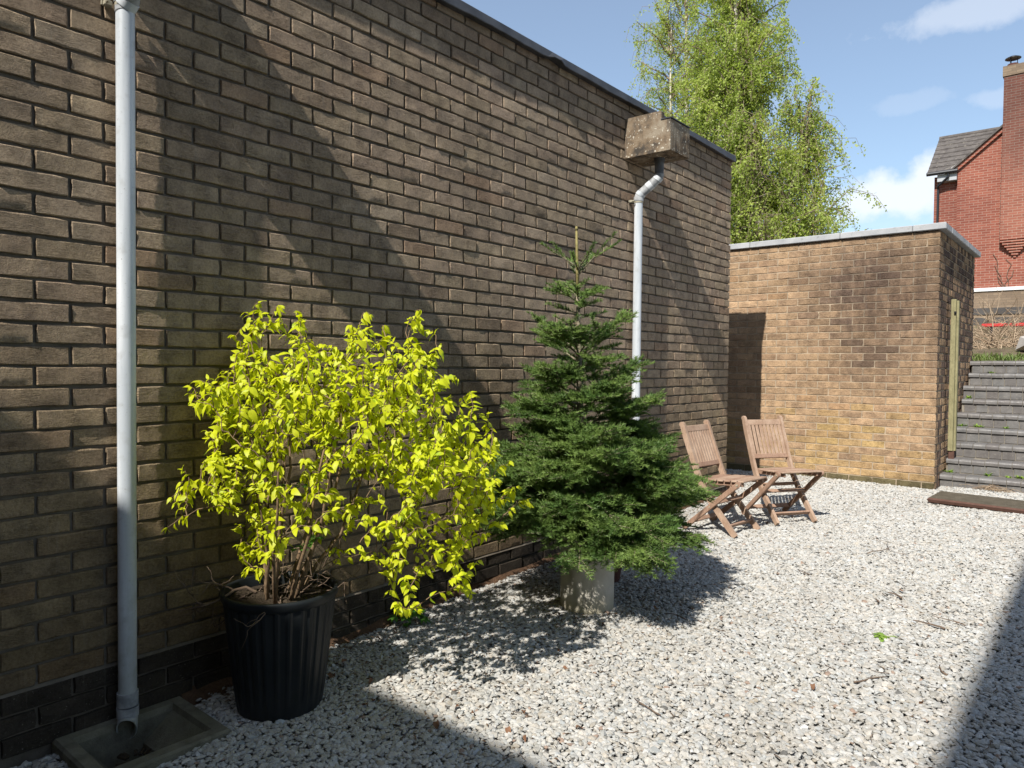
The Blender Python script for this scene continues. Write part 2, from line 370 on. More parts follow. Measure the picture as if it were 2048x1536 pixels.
M['firbark'] = bark('fir_bark', (.12,.10,.065), (.27,.23,.165)); M['firshoot'] = bark('fir_shoot', (.16,.13,.05), (.30,.26,.11))
m = NM('birch_bark', .8, .2); c = m.mix(m.rng(m.noise(1.0, m.mapv(m.pos, (3,3,9)), detail=4), .55, .66), (.55,.50,.41), (.12,.10,.085)); m.color(c); M['birch'] = m.m
M['birch_twig'] = bark('birch_twig', (.14,.10,.07), (.30,.24,.17), 4)
M['deadleaf'] = bark('dead_leaf', (.10,.05,.028), (.22,.12,.07), 20)
m = NM('red_plastic', .5, .4); m.color((.42,.03,.025)); M['red'] = m.m
m = NM('white_trim', .5, .3); m.color((.66,.66,.64)); M['white'] = m.m
m = NM('grey_soffit', .5, .4); m.color((.36,.37,.38)); M['soffit'] = m.m
m = NM('black_gutter', .35, .5); m.color((.012,.012,.014)); M['gutter'] = m.m
m = NM('pale_stone', .9, .1); m.color(m.mix(m.noise(8), (.30,.27,.24), (.48,.44,.39))); M['pale_stone'] = m.m
m = NM('concrete_roof_tile', .9, .15); c = m.mix(m.rng(m.noise(5, detail=6), .3, .7), (.066,.058,.054), (.135,.120,.108)); c = m.mix(m.rng(m.noise(9, detail=5), .60, .72, 0, .7), c, (.30,.27,.22)); m.color(c); m.bump(m.noise(30), .4, .01); M['tile'] = m.m
m = NM('roof_felt', .9, .1); m.color(m.mix(m.noise(6), (.05,.05,.05), (.11,.11,.105))); M['felt'] = m.m
def far_brick(name, c1, c2, mort, dirt, sootz=None):
    m = NM(name, .9, .12); q = m.n.new('ShaderNodeTexBrick'); q.offset = .5
    v = m.mapv(m.pos, rot=(R(90), 0, 0)); m.t.links.new(v, q.inputs['Vector'])
    q.inputs['Color1'].default_value = (*c1, 1); q.inputs['Color2'].default_value = (*c2, 1); q.inputs['Mortar'].default_value = (*mort, 1)
    q.inputs['Scale'].default_value = 1.0; q.inputs['Mortar Size'].default_value = .007; q.inputs['Mortar Smooth'].default_value = .3
    q.inputs['Brick Width'].default_value = .225; q.inputs['Row Height'].default_value = .075; q.inputs['Bias'].default_value = -.2
    c = m.mix(m.rng(m.noise(.55, detail=5), .42, .68, 0, .8), q.outputs['Color'], m.mix(1.0, q.outputs['Color'], dirt, 'MULTIPLY'))
    c = m.mix(m.rng(m.noise(12, detail=4), .55, .75, 0, .35), c, m.mix(1.0, c, (.6,.6,.62), 'MULTIPLY')); m.color(c)
    if sootz:
        zz = m.math('ADD', m.sep(m.pos)[2], m.math('MULTIPLY', m.noise(1.2, detail=5), 2.4)); k = m.rng(zz, sootz, sootz+2.2, 0, .85)
        m.color(m.mix(k, c, m.mix(1.0, c, (.52,.62,.68), 'MULTIPLY')))
    m.bump(q.outputs['Fac'], -.5, .008); return m.m
M['red_brick'] = far_brick('red_house_brick', (.255,.082,.055), (.335,.118,.078), (.37,.25,.19), (.60,.60,.64))
M['brown_brick'] = far_brick('sooty_chimney_brick', (.235,.085,.058), (.30,.115,.078), (.32,.22,.165), (.60,.60,.64), 7.6)
M['buff_brick'] = far_brick('buff_plinth_brick', (.21,.155,.108), (.28,.21,.145), (.17,.135,.10), (.55,.53,.52))
M['near_brick'] = far_brick('neighbour_brick', (.20,.145,.10), (.26,.185,.125), (.17,.14,.105), (.7,.7,.7))
m = NM('stained_render', .95, .1); m.color(m.mix(m.noise(2, detail=5), (.05,.046,.045), (.12,.11,.10))); M['dark_render'] = m.m

# ------------------------------------------------------------------ the ground
def ground_sheet():
    xs = [-150,-60,-20,-8,-4,-2,-1,0,.006,.010,.36,.37,1,2,3,4,6,10,20,60,150]; ys = [-150,-60,-20,-8,-4,-1,0,.6,.97,.98,1.31,1.32]+[i*.6 for i in range(3,15)]+[9.5,11,14,20,40,90,150]
    V = [(x, y, gz(y)-.018-(.3 if .008 < x < .365 and .975 < y < 1.315 else 0)) for y in ys for x in xs]; n = len(xs)
    Fc = [(j*n+i, j*n+i+1, (j+1)*n+i+1, (j+1)*n+i) for j in range(len(ys)-1) for i in range(n-1)]
    return tag(obj('ground', V, Fc, M['bed'], smooth=True), kind='structure')
ground_sheet()
def bank_z(y): return 1.455+.082*(y-10.4)
def bank():
    xs = np.linspace(-40, 40, 60); ys = np.concatenate([np.linspace(10.36, 16, 18), np.linspace(17, 60, 14)])
    V = []; r = np.random.default_rng(3)
    for j, y in enumerate(ys):
        for x in xs: V.append((x, y, bank_z(y)+(r.normal()*.03 if j else 0)))
    n = len(xs); Fc = [(j*n+i, j*n+i+1, (j+1)*n+i+1, (j+1)*n+i) for j in range(len(ys)-1) for i in range(n-1)]
    b = len(V)                                                   # front skirt down to the yard
    for x in xs: V.append((x, 10.36, 0.0))
    Fc += [(i, b+i, b+i+1, i+1) for i in range(n-1)]
    tag(obj('bank', V, Fc, M['bank'], smooth=True), kind='structure')
bank()

# ------------------------------------------------------------------ brickwork
def brick_geo(L, Hh, seed, D=.030):
    r = np.random.default_rng(seed); nx, ny = (6, 3) if L > .15 else (4, 3)
    us = np.linspace(-L/2+.0034, L/2-.0034, nx); vs_ = np.linspace(-Hh/2+.0034, Hh/2-.0034, ny)
    V = []
    for v in vs_:
        for u in us: V.append((u+r.normal()*.0012, v+r.normal()*.0010, r.normal()*.0007-.0003))
    per = [(i, 0) for i in range(nx)]+[(nx-1, j) for j in range(1, ny)]+[(i, ny-1) for i in range(nx-2, -1, -1)]+[(0, j) for j in range(ny-2, 0, -1)]
    P = len(per); inn = [j*nx+i for i, j in per]
    dent = r.random() < .45; dk = int(r.integers(P))
    for wv in (-.0036, -D):
        for q, (i, j) in enumerate(per):
            du = -1 if i == 0 else (1 if i == nx-1 else 0); dv = -1 if j == 0 else (1 if j == ny-1 else 0)
            k = .0034+r.normal()*.0014
            if dent and q == dk and wv > -.01: k -= .005
            if du and dv: k *= .72
            V.append((us[i]+du*k, vs_[j]+dv*k, wv))
    Fc = [(j*nx+i, j*nx+i+1, (j+1)*nx+i+1, (j+1)*nx+i) for j in range(ny-1) for i in range(nx-1)]
    b1 = nx*ny; b2 = b1+P
    for q in range(P):
        q2 = (q+1) % P
        Fc.append((inn[q], b1+q, b1+q2, inn[q2])); Fc.append((b1+q, b2+q, b2+q2, b1+q2))
    return np.array(V), Fc
NVAR = 14
def sharpen(me, deg=24):
    try: me.set_sharp_from_angle(angle=R(deg))
    except Exception: pass
    return me
def brickwork(owner, bricks, axes, tagname, n_single=300):
    """bricks: (centre, length, height, colour); the ones that show largest become parts, the rest one part."""
    ax = np.array(axes, float)            # rows: along, up, outward
    rot = Matrix([[ax[0][i], ax[1][i], ax[2][i]] for i in range(3)]).to_4x4()
    sc_ = []
    for b in bricks:
        px, py, Z = project(b[0]); vis = Z > .1 and -30 < px < 2078 and -20 < py < 1556
        sc_.append(b[1]*b[2]/Z**2 if vis else 0)
    order = np.argsort(sc_)[::-1]; single = set(int(i) for i in order[:n_single] if sc_[i] > 0)
    lens = sorted(set(round(b[1], 4) for b in bricks)); vari = {}
    r = np.random.default_rng(5)
    V = []; Fc = []; Cc = []; nb = 0
    for i, (c, L, hh, col) in enumerate(bricks):
        key = (round(L, 4), round(hh, 4), int(r.integers(NVAR)))
        if key not in vari: vari[key] = [brick_geo(L, hh, hash(key) % 100000), None]
        g, f = vari[key][0]
        jig = r.normal()*.0012
        if i in single:
            if vari[key][1] is None: vari[key][1] = sharpen(mesh_data('brick', g, f, M['brick_o'], True))
            o = bpy.data.objects.new('brick', vari[key][1]); COL.objects.link(o)
            o.parent = owner; mt = rot.copy(); mt.translation = Vector(c)+Vector(ax[2])*jig-owner.location
            o.matrix_local = mt; o.color = (*col, 1)
        else:
            w_ = g[:, :1]*ax[0]+g[:, 1:2]*ax[1]+g[:, 2:3]*ax[2]+np.array(c)+ax[2]*jig-np.array(owner.location)
            V.append(w_); Fc += [tuple(nb+k for k in q) for q in f]; nb += len(g); Cc.append(np.tile(col, (len(g), 1)))
    if V: sharpen(obj(tagname, np.concatenate(V), Fc, M['brick_a'], owner, True, cols=np.concatenate(Cc), kind='stuff').data)
def pick(r, pal):
    w_ = np.array([p[0] for p in pal]); k = r.choice(len(pal), p=w_/w_.sum()); c = np.array(srgb(*pal[k][1]))
    mean = sum(np.array(srgb(*p[1]))*p[0] for p in pal)/w_.sum()
    return (mean*.62+c*.38)*(1+r.normal()*.085)

# left building: core, bricks, flashing
Y0, Z0 = .8616, 1.1459+H0
left = empty('brick_building', (0, 3, 0), label='long low brown brick building wall with raked joints behind the shrub', cat='building')
mb = MB(); mb.box((-7, -3.3, -.3), (-.0115, 6.700, 3.355)); core = mb.build('wall_core', M['mortar_dark'], left, loc=-left.location); core.location = (0, -3, 0)
rb = np.random.default_rng(11)
PAL_L = [(5,(176,159,138)), (3,(171,150,133)), (3,(173,157,131)), (2,(150,136,122)), (.8,(173,138,112)), (1.2,(160,149,133)), (.5,(130,112,98))]
PAL_OL = [(4,(156,140,108)), (3,(148,130,101)), (2,(137,117,92)), (.8,(152,121,91))]
bl = []
for k in range(-11, 34):
    z = Z0-.075*k
    if z > 3.33: continue
    off = 0 if k % 2 == 0 else .1125
    y = Y0+off-.225*9
    while y < 6.712-.02:
        y1 = min(y+.225, 6.712)
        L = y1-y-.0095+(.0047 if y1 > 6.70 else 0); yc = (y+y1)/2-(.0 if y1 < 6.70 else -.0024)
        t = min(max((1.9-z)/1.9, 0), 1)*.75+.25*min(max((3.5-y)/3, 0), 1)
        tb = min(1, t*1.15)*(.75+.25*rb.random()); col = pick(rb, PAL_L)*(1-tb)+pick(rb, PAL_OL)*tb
        col = col*(1-.32*min(max((1.0-z)/1.0, 0), 1))  # damp near the ground, with shade of the yard put into the colour
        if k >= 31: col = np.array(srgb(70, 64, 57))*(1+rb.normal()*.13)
        if k <= -9: col = col*.8  # drip streaks and shade under the flashing, put into the top courses' colour
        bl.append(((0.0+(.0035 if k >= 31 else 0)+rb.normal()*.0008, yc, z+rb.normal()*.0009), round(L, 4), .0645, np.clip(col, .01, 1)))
        y += .225
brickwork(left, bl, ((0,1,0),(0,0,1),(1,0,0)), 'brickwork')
# mortar fillet on top of the plinth course and soil line at its foot
mb = MB(); zt = Z0-.075*30.5
mb.add([(-.012,-1.2,zt+.012),(-.012,6.706,zt+.012),(.0045,6.706,zt-.006),(.0045,-1.2,zt-.006),(-.012,6.706,zt-.012),(-.012,-1.2,zt-.012)], [(0,3,2,1),(3,5,4,2)])
mb.build('plinth_fillet', M['mortar_dark'], left, loc=(0,-3,0))
# folded flashing along the parapet, its lower edge lifting in places
def flashing():
    ys = np.arange(-3.3, 6.761, .06); V = []; r = np.random.default_rng(2)
    wav = np.cumsum(r.normal(size=len(ys)))*.0012; wav -= np.linspace(wav[0], wav[-1], len(wav))
    for i, y in enumerate(ys):
        lift = .016*math.exp(-((y-3.80)/.05)**2)+.006*math.exp(-((y-5.9)/.2)**2)
        out = .040+wav[i]*.8+.022*math.exp(-((y-3.83)/.06)**2); b = 3.318+wav[i]+lift
        V += [(-.02, y, b+.004), (out-.004, y, b), (out, y, b+.004), (.034+wav[i]*.3, y, 3.375), (.022, y, 3.386), (-.30, y, 3.380), (-.30, y, 3.30)]
    n = 7; Fc = [(i*n+k, i*n+(k+1), (i+1)*n+(k+1), (i+1)*n+k) for i in range(len(ys)-1) for k in range(n-1)]
    Fc += [tuple(range(n)), tuple(range((len(ys)-1)*n, len(ys)*n))[::-1]]
    obj('flashing', V, Fc, M['flash'], left, False, loc=(0,-3,0))
flashing()
mb = MB(); mb.box((-7.05, -3.3, 3.36), (-.25, 6.74, 3.372)); mb.build('roof', M['felt'], left, loc=(0,-3,0))

# back block with the return beside the steps
back = empty('brick_outbuilding', (.5, 8.6, 0), label='tan brick block with pale flat coping beside the steps', cat='building')
BX, BY = 1.2016, 8.086; XC = BX+.1125*3
bo = tuple(-np.array(back.location))
mb = MB(); mb.box((-2.2, BY+.005, -.2), (XC-.007, 10.345, 2.702)); mb.build('wall_core', M['mortar_tan'], back, loc=bo)
ZB = .3531+H0
PAL_B = [(5,(180,153,123)), (3,(171,145,119)), (2,(185,158,127)), (1.0,(164,135,111)), (.5,(184,146,108))]
PAL_Y = [(3,(184,157,116)), (3,(178,150,112)), (2,(170,141,108)), (1,(184,160,106))]
PAL_S = [(3,(116,98,88)), (3,(104,90,84)), (2,(126,107,92)), (1,(136,113,92))]
bl = []; rb = np.random.default_rng(21)
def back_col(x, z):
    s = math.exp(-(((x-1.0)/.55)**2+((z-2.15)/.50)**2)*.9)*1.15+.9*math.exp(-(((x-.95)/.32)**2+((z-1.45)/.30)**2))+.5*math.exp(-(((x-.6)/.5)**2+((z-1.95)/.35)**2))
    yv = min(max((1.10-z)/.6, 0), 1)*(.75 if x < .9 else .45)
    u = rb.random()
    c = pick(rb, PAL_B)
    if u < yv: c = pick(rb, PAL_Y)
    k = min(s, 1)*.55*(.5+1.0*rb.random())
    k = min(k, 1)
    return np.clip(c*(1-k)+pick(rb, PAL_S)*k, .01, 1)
for k in range(-14, 23):
    z = ZB-.075*k
    if z > 2.69: continue
    o0 = 0 if k % 2 == 0 else .1125
    x = BX+o0-.225*14
    while x < XC-.02:
        x1 = min(x+.225, XC); L = x1-x-.0085+(.0042 if x1 > XC-.01 else 0); xc = (x+x1)/2+(.0021 if x1 > XC-.01 else 0)
        if x1 > -1.3:
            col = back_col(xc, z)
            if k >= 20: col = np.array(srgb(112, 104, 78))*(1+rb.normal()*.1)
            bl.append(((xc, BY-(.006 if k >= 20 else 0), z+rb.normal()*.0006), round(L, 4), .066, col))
        x += .225
brickwork(back, bl, ((1,0,0),(0,0,1),(0,-1,0)), 'front_brickwork', 290)
bl = []
for k in range(-14, 23):
    z = ZB-.075*k
    if z > 2.69: continue
    y = BY+(.1125 if k % 2 == 0 else 0)
    if k % 2 == 0: bl.append(((XC, BY+.0545, z), .103, .066, np.clip(pick(rb, PAL_B)*.9, .01, 1)))
    while y < 10.34:
        y1 = min(y+.1125, 10.345)
        col = pick(rb, PAL_S if rb.random() < .55 else PAL_B)
        if y1-y > .05: bl.append(((XC, (y+y1)/2, z+rb.normal()*.0006), round(y1-y-.0095, 4), .0625, np.clip(col, .01, 1)))
        y = y1
brickwork(back, bl, ((0,1,0),(0,0,1),(1,0,0)), 'side_brickwork', 10)
mb = MB()
xs = [-2.3, -.35, .62, 1.30, XC+.055]
for a, b in zip(xs[:-1], xs[1:]):
    mb = MB(); mb.box((a+.0015, BY-.032, 2.712), (b-.0015, BY+.30, 2.776), .006); mb.build('coping_stone', M['coping'], back, loc=bo)
for a, b in ((BY+.302, 9.4), (9.403, 10.37)):
    mb = MB(); mb.box((XC-.28, a, 2.712), (XC+.055, b, 2.776), .006); mb.build('coping_stone', M['coping'], back, loc=bo)
mb = MB(); mb.box((-2.2, BY+.25, 2.70), (XC-.25, 10.345, 2.745)); mb.build('roof', M['felt'], back, loc=bo)

# the taller neighbours behind the photographer, whose roofs shade the near yard
def neighbour(name, lo, hi, label):       # wall with a flat roof
    e = empty(name, ((lo[0]+hi[0])/2, (lo[1]+hi[1])/2, 0), label=label, cat='building')
    q = MB(); q.box(lo, hi); q.build('wall', M['near_brick'], e, loc=-e.location)
    q = MB(); q.box((lo[0]-.02, lo[1]-.02, hi[2]+.002), (hi[0]+.02, hi[1]+.0, hi[2]+.09)); q.build('roof', M['felt'], e, loc=-e.location)
    q = MB()
neighbour('neighbouring_building', (-6.5, -9.5, -.3), (3.50, -3.32, 5.28+.03), 'flat roofed brown brick building closing the yard behind the viewer')
neighbour('tall_building', (3.56, -9.5, -.3), (9.5, -1.5, 7.93), 'tall brown brick building to the right behind the viewer')

# ------------------------------------------------------------------ gravel
def ico():
    t = (1+5**.5)/2; V = np.array([(-1,t,0),(1,t,0),(-1,-t,0),(1,-t,0),(0,-1,t),(0,1,t),(0,-1,-t),(0,1,-t),(t,0,-1),(t,0,1),(-t,0,-1),(-t,0,1)], float)/math.hypot(1, t)
    Fc = np.array([(0,11,5),(0,5,1),(0,1,7),(0,7,10),(0,10,11),(1,5,9),(5,11,4),(11,10,2),(10,7,6),(7,1,8),(3,9,4),(3,4,2),(3,2,6),(3,6,8),(3,8,9),(4,9,5),(2,4,11),(6,2,10),(8,6,7),(9,8,1)])
    return V, Fc
POT = (.335, 1.612); TUBE = (.664, 3.316)
def gravel():
    r = np.random.default_rng(4); c = .0142
    gx, gy = np.meshgrid(np.arange(-.95, 3.3, c), np.arange(.35, 8.36, c)); x = gx.ravel(); y = gy.ravel()
    x = x+r.uniform(-.6, .6, x.size)*c; y = y+r.uniform(-.6, .6, y.size)*c
    ok = ~((x < .012+.02*r.random(x.size)) & (y < 6.72)) & ~((y > 8.065) & (x < 1.56)) & ~((x-POT[0])**2+(y-POT[1])**2 < .155**2) & ~((x-TUBE[0])**2+(y-TUBE[1])**2 < .14**2)
    ok &= ~((x < .395) & (y > .91) & (y < 1.358)) & ~((x < .09) & (y < 1.75) & (y > 1.37) & (r.random(x.size) < .7)) & ~((x < .030) & (r.random(x.size) < .5))
    q = np.stack([x, y, .03*(y-2.3)], 1)-CAM; Zc = q@fwd; pu = 1024+F_PX*(q@RGT)/np.maximum(Zc, .2); pv = 768-F_PX*(q@UP)/np.maximum(Zc, .2)
    ok &= (Zc > .3) & (pu > -260) & (pu < 2350) & (pv < 1800)          # the yard in view with a generous margin
    x = x[ok]; y = y[ok]; n = x.size
    V0, F0 = ico()
    s = np.exp(r.normal(math.log(.0114), .28, n)); s = np.clip(s, .005, .019)
    ax = r.uniform(.62, 1.25, (n, 3)); ax[:, 2] *= .50
    O0 = np.array([(1,0,0),(-1,0,0),(0,1,0),(0,-1,0),(0,0,1),(0,0,-1)], float)*1.22; OF = np.array([(0,2,4),(2,1,4),(1,3,4),(3,0,4),(2,0,5),(1,2,5),(3,1,5),(0,3,5)])
    a = r.uniform(0, 2*math.pi, n); b = r.normal(0, .33, n)
    gzv = .03*(np.clip(y, -1, 8.6)-2.3)
    und = .006*np.sin(x*3.1+1.3*np.sin(y*2.3))+.005*np.sin(y*4.7+x*2.0)
    z = gzv-.003+und*.6+r.uniform(-.0030, .0035, n)
    def stones(m, S, F_):                                          # near stones with 20 facets, far ones with 8
        k = int(m.sum()); nv = len(S); P = S[None]*ax[m][:, None, :]*s[m][:, None, None]*(1+r.normal(0, .17, (k, nv, 1)))
        ca, sa, cb, sb = (t[:, None] for t in (np.cos(a[m]), np.sin(a[m]), np.cos(b[m]), np.sin(b[m])))
        X, Y, Z = P[..., 0], P[..., 1], P[..., 2]; Y2 = Y*cb-Z*sb; Z2 = Y*sb+Z*cb
        return np.stack([X*ca-Y2*sa+x[m][:, None], X*sa+Y2*ca+y[m][:, None], Z2+z[m][:, None]], -1).reshape(-1, 3), (F_[None]+nv*np.arange(k)[:, None, None]).reshape(-1, 3)
    near = y < 4.0
    Va, Fa = stones(near, V0, F0); Vb, Fb = stones(~near, O0, OF)
    V = np.concatenate([Va, Vb]); Fc = np.concatenate([Fa, Fb+len(Va)])
    g = np.clip(r.normal(.395, .048, n), .18, .56); warm = r.normal(.004, .010, n)
    col = np.stack([g+warm+.012, g+.002, g-warm-.030], -1)
    dk = r.random(n) < .010; col[dk] *= .35
    br = r.random(n) < .007; col[br] = np.array([.30,.22,.17])
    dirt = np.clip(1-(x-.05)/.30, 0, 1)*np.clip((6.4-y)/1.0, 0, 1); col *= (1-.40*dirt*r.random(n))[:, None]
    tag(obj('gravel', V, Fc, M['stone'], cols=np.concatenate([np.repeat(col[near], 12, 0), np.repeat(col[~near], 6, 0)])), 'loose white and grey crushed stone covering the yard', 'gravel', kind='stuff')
gravel()
mb = MB()
for i in range(40):
    y0 = 1.37+i*.13; y1 = y0+.13
    h0 = .022+.012*math.sin(i*1.7); h1 = .022+.012*math.sin((i+1)*1.7)
    if y1 > 6.7: break
    mb.add([(-.01, y0, gz(y0)+h0+.012), (-.01, y1, gz(y1)+h1+.012), (.020, y1, gz(y1)+h1*.5-.002), (.020, y0, gz(y0)+h0*.5-.002), (.045, y1, gz(y1)-.02), (.045, y0, gz(y0)-.02)], [(0,3,2,1),(3,5,4,2)])
o = mb.build('soil_strip', M['dirt'], smooth=True); tag(o, kind='structure')

# ------------------------------------------------------------------ rainwater hoppers, downpipes, gully
def hopper(y0, y1, label, zb=1.569+H0):
    e = empty('concrete_hopper', (.19, (y0+y1)/2, zb), label=label, cat='hopper', group='concrete hoppers on the long wall')
    lo = -e.location
    D = .380; zt = 1.863+H0; zl = 1.795+H0; t = .045
    r = np.random.default_rng(int(y0*10)); q = MB()
    for ya, yb2 in ((y0, y0+t), (y1-t, y1)):                       # side slabs, stepped down at the front
        pr = [(.001,zb),(D-.004,zb),(D,zb+.005),(D,zl-.004),(D-.004,zl),(.309,zl),(.306,zl+.004),(.304,zt-.005),(.298,zt),(.001,zt)]; n = len(pr)
        q.add([(px, yy, pz) for yy in (ya, yb2) for px, pz in pr], [tuple(range(n)), tuple(range(n, 2*n))[::-1]]+[(k, n+k, n+(k+1) % n, (k+1) % n) for k in range(n)])
    q.box((D-t, y0+t-.002, zb+.0015), (D-.0015, y1-t+.002, zl-.003)); q.box((.002, y0+t-.002, zb+.002), (D-t+.001, y1-t+.002, zb+.055))
    q.build('trough', M['hopper'], e, loc=lo)
    q = MB(); q.box((.302, y0-.006, zl+.001), (D+.006, y1+.004, zl+.008)); q.build('lip_flashing', M['flash'], e, loc=lo)
    q = MB(); q.box((.03, y0+t+.003, zb+.057), (D-t-.004, y1-t-.003, zb+.09)); q.build('silt', M['soil'], e, loc=lo)
    return e
hopper(4.741, 5.041, 'weathered concrete rainwater hopper high on the wall under the birch')
hopper(.965, 1.255, 'concrete rainwater hopper above the near grey downpipe')
def downpipe(y, ys, zclip, label, shoe):
    e = empty('downpipe', (.053, y, gz(y)), label=label, cat='pipe', group='grey downpipes on the long wall')
    lo = -e.location; r = .032; x = .053; zb = 1.569+H0
    bot = .075 if shoe else gz(y)-.05
    q = MB(); q.tube([(x, y, bot), (x, y, zclip)], r, 28); smooth_by_angle(q.build('pipe', M['pvc'], e, loc=lo))
    q = MB(); q.tube([(.205, ys, zb+.01), (.205, ys, zb-.028)], .040, 24); q.tube([(.205, ys, zb-.026), (.205, ys, zb-.115)], .034, 24); smooth_by_angle(q.build('outlet', M['pvc_dark'], e, loc=lo))
    P = [(.205, ys, zb-.113), (.203, ys, zb-.135), (.187, ys-.004, zb-.155), (.075, y+.006, zb-.245), (.058, y, zb-.265), (x, y, zb-.29), (x, y, zclip-.01)]
    q = MB(); q.tube(P, .0345, 24); smooth_by_angle(q.build('swan_neck', M['pvc_dirty'], e, loc=lo))
    q = MB()
    for a, b in ((1, 2), (3, 4)):
        p = np.array(P[a])*.5+np.array(P[b])*.5; d = np.array(P[b])-np.array(P[a]); d /= np.linalg.norm(d); q.tube([p-d*.014, p+d*.014], .0372, 24)
    p = np.array(P[2])*.55+np.array(P[3])*.45; d = np.array(P[3])-np.array(P[2]); d /= np.linalg.norm(d); q.tube([p-d*.02, p+d*.02], .0365, 24)
    smooth_by_angle(q.build('coupling', M['pvc'], e, loc=lo))
    q = MB(); q.tube([(x, y, zclip-.022), (x, y, zclip+.012)], .0375, 24); smooth_by_angle(q.build('collar', M['pvc_dirty'], e, loc=lo))
    q = MB(); q.tube([(x, y, zclip-.015), (x, y, zclip-.035)], .0350, 24); q.box((.0, y-.060, zclip-.034), (.030, y-.034, zclip-.016), .002); q.tube([(.032, y-.055, zclip-.025), (.048, y-.055, zclip-.025)], .006, 8)
    q.box((.004, y-.066, zclip-.033), (.012, y-.030, zclip-.017), .001); smooth_by_angle(q.build('clip', M['clip'], e, loc=lo))
    if shoe:
        q = MB(); q.tube([(x, y, .055), (x, y, .105)], .0372, 28); q.tube([(x, y, .012), (x, y, .050)], .0385, 28); smooth_by_angle(q.build('collar', M['pvc_dirty'], e, loc=lo))
        n = 32; V = []; Fc = []                                     # cut-off shoe: the open oval mouth faces out into the yard
        for rr in (.0350, .0305):
            for s_ in range(6):
                f = s_/5
                for k in range(n):
                    a = 2*math.pi*k/n; ca, sa = math.cos(a), math.sin(a); t = ca*.86-sa*.50
                    zc = -.030+.052*t                               # the slanting cut
                    z = .016*(1-f)+zc*f; push = .026*f*f
                    V.append((x+ca*rr+push*.86, y+sa*rr-push*.50, z))
        def idx(l, s_, k): return l*6*n+s_*n+k % n
        for l in range(2):
            for s_ in range(5):
                for k in range(n):
                    f = (idx(l,s_,k), idx(l,s_,k+1), idx(l,s_+1,k+1), idx(l,s_+1,k)); Fc.append(f if l else f[::-1])
        for k in range(n): Fc.append((idx(0,5,k), idx(0,5,k+1), idx(1,5,k+1), idx(1,5,k)))
        o = obj('shoe', V, Fc, M['pvc'], e, True, loc=lo); smooth_by_angle(o, 50)
    return e
downpipe(1.142, 1.115, 1.335+H0, 'grey plastic downpipe with open shoe in front of the near wall', True)
downpipe(4.868, 4.905, 1.285+H0, 'grey plastic downpipe under the far hopper behind the fir', False)
def gully():
    e = empty('drain_gully', (.2, 1.14, gz(1.14)), label='mossy concrete drain surround under the near downpipe', cat='drain')
    lo = -e.location; x0, x1, y0, y1 = .004, .405, .905, 1.365; zt = -.004
    a0, a1, b0, b1 = x0+.045, x1-.055, y0+.05, y1-.05; c0, c1, d0, d1 = .05, .25, 1.04, 1.20; zd = -.115
    V = []
    def ring(xa, xb, ya, yb, z, tilt=0):
        i = len(V); V.extend([(xa,ya,z+tilt),(xb,ya,z),(xb,yb,z),(xa,yb,z+tilt)]); return [i,i+1,i+2,i+3]
    rs = [ring(x0,x1,y0,y1,-.09), ring(x0,x1,y0,y1,zt-.008), ring(x0+.008,x1-.008,y0+.008,y1-.008,zt,.004), ring(a0,a1,b0,b1,zt-.002,.004), ring(a0+.006,a1-.006,b0+.006,b1-.006,zt-.022), ring(c0,c1,d0,d1,zd), ring(c0,c1,d0,d1,zd-.1)]
    Fc = [(p[k], p[(k+1)%4], q[(k+1)%4], q[k]) for p, q in zip(rs[:-1], rs[1:]) for k in range(4)]; Fc.append(tuple(rs[-1]))
    obj('surround', V, Fc, M['gully'], e, False, loc=lo)
    q = MB(); r = np.random.default_rng(9)
    for i in range(26):
        an = r.uniform(0, 6.28); q.obox((.175+.05*math.cos(an), 1.12+.05*math.sin(an), zd+.008+r.random()*.012), (np.array((math.cos(an),math.sin(an),.2)), np.array((-math.sin(an),math.cos(an),0)), np.array((0,0,1))), (.012+.01*r.random(), .006, .004), .001)
    q.build('debris', M['soil'], e, loc=lo)
gully()

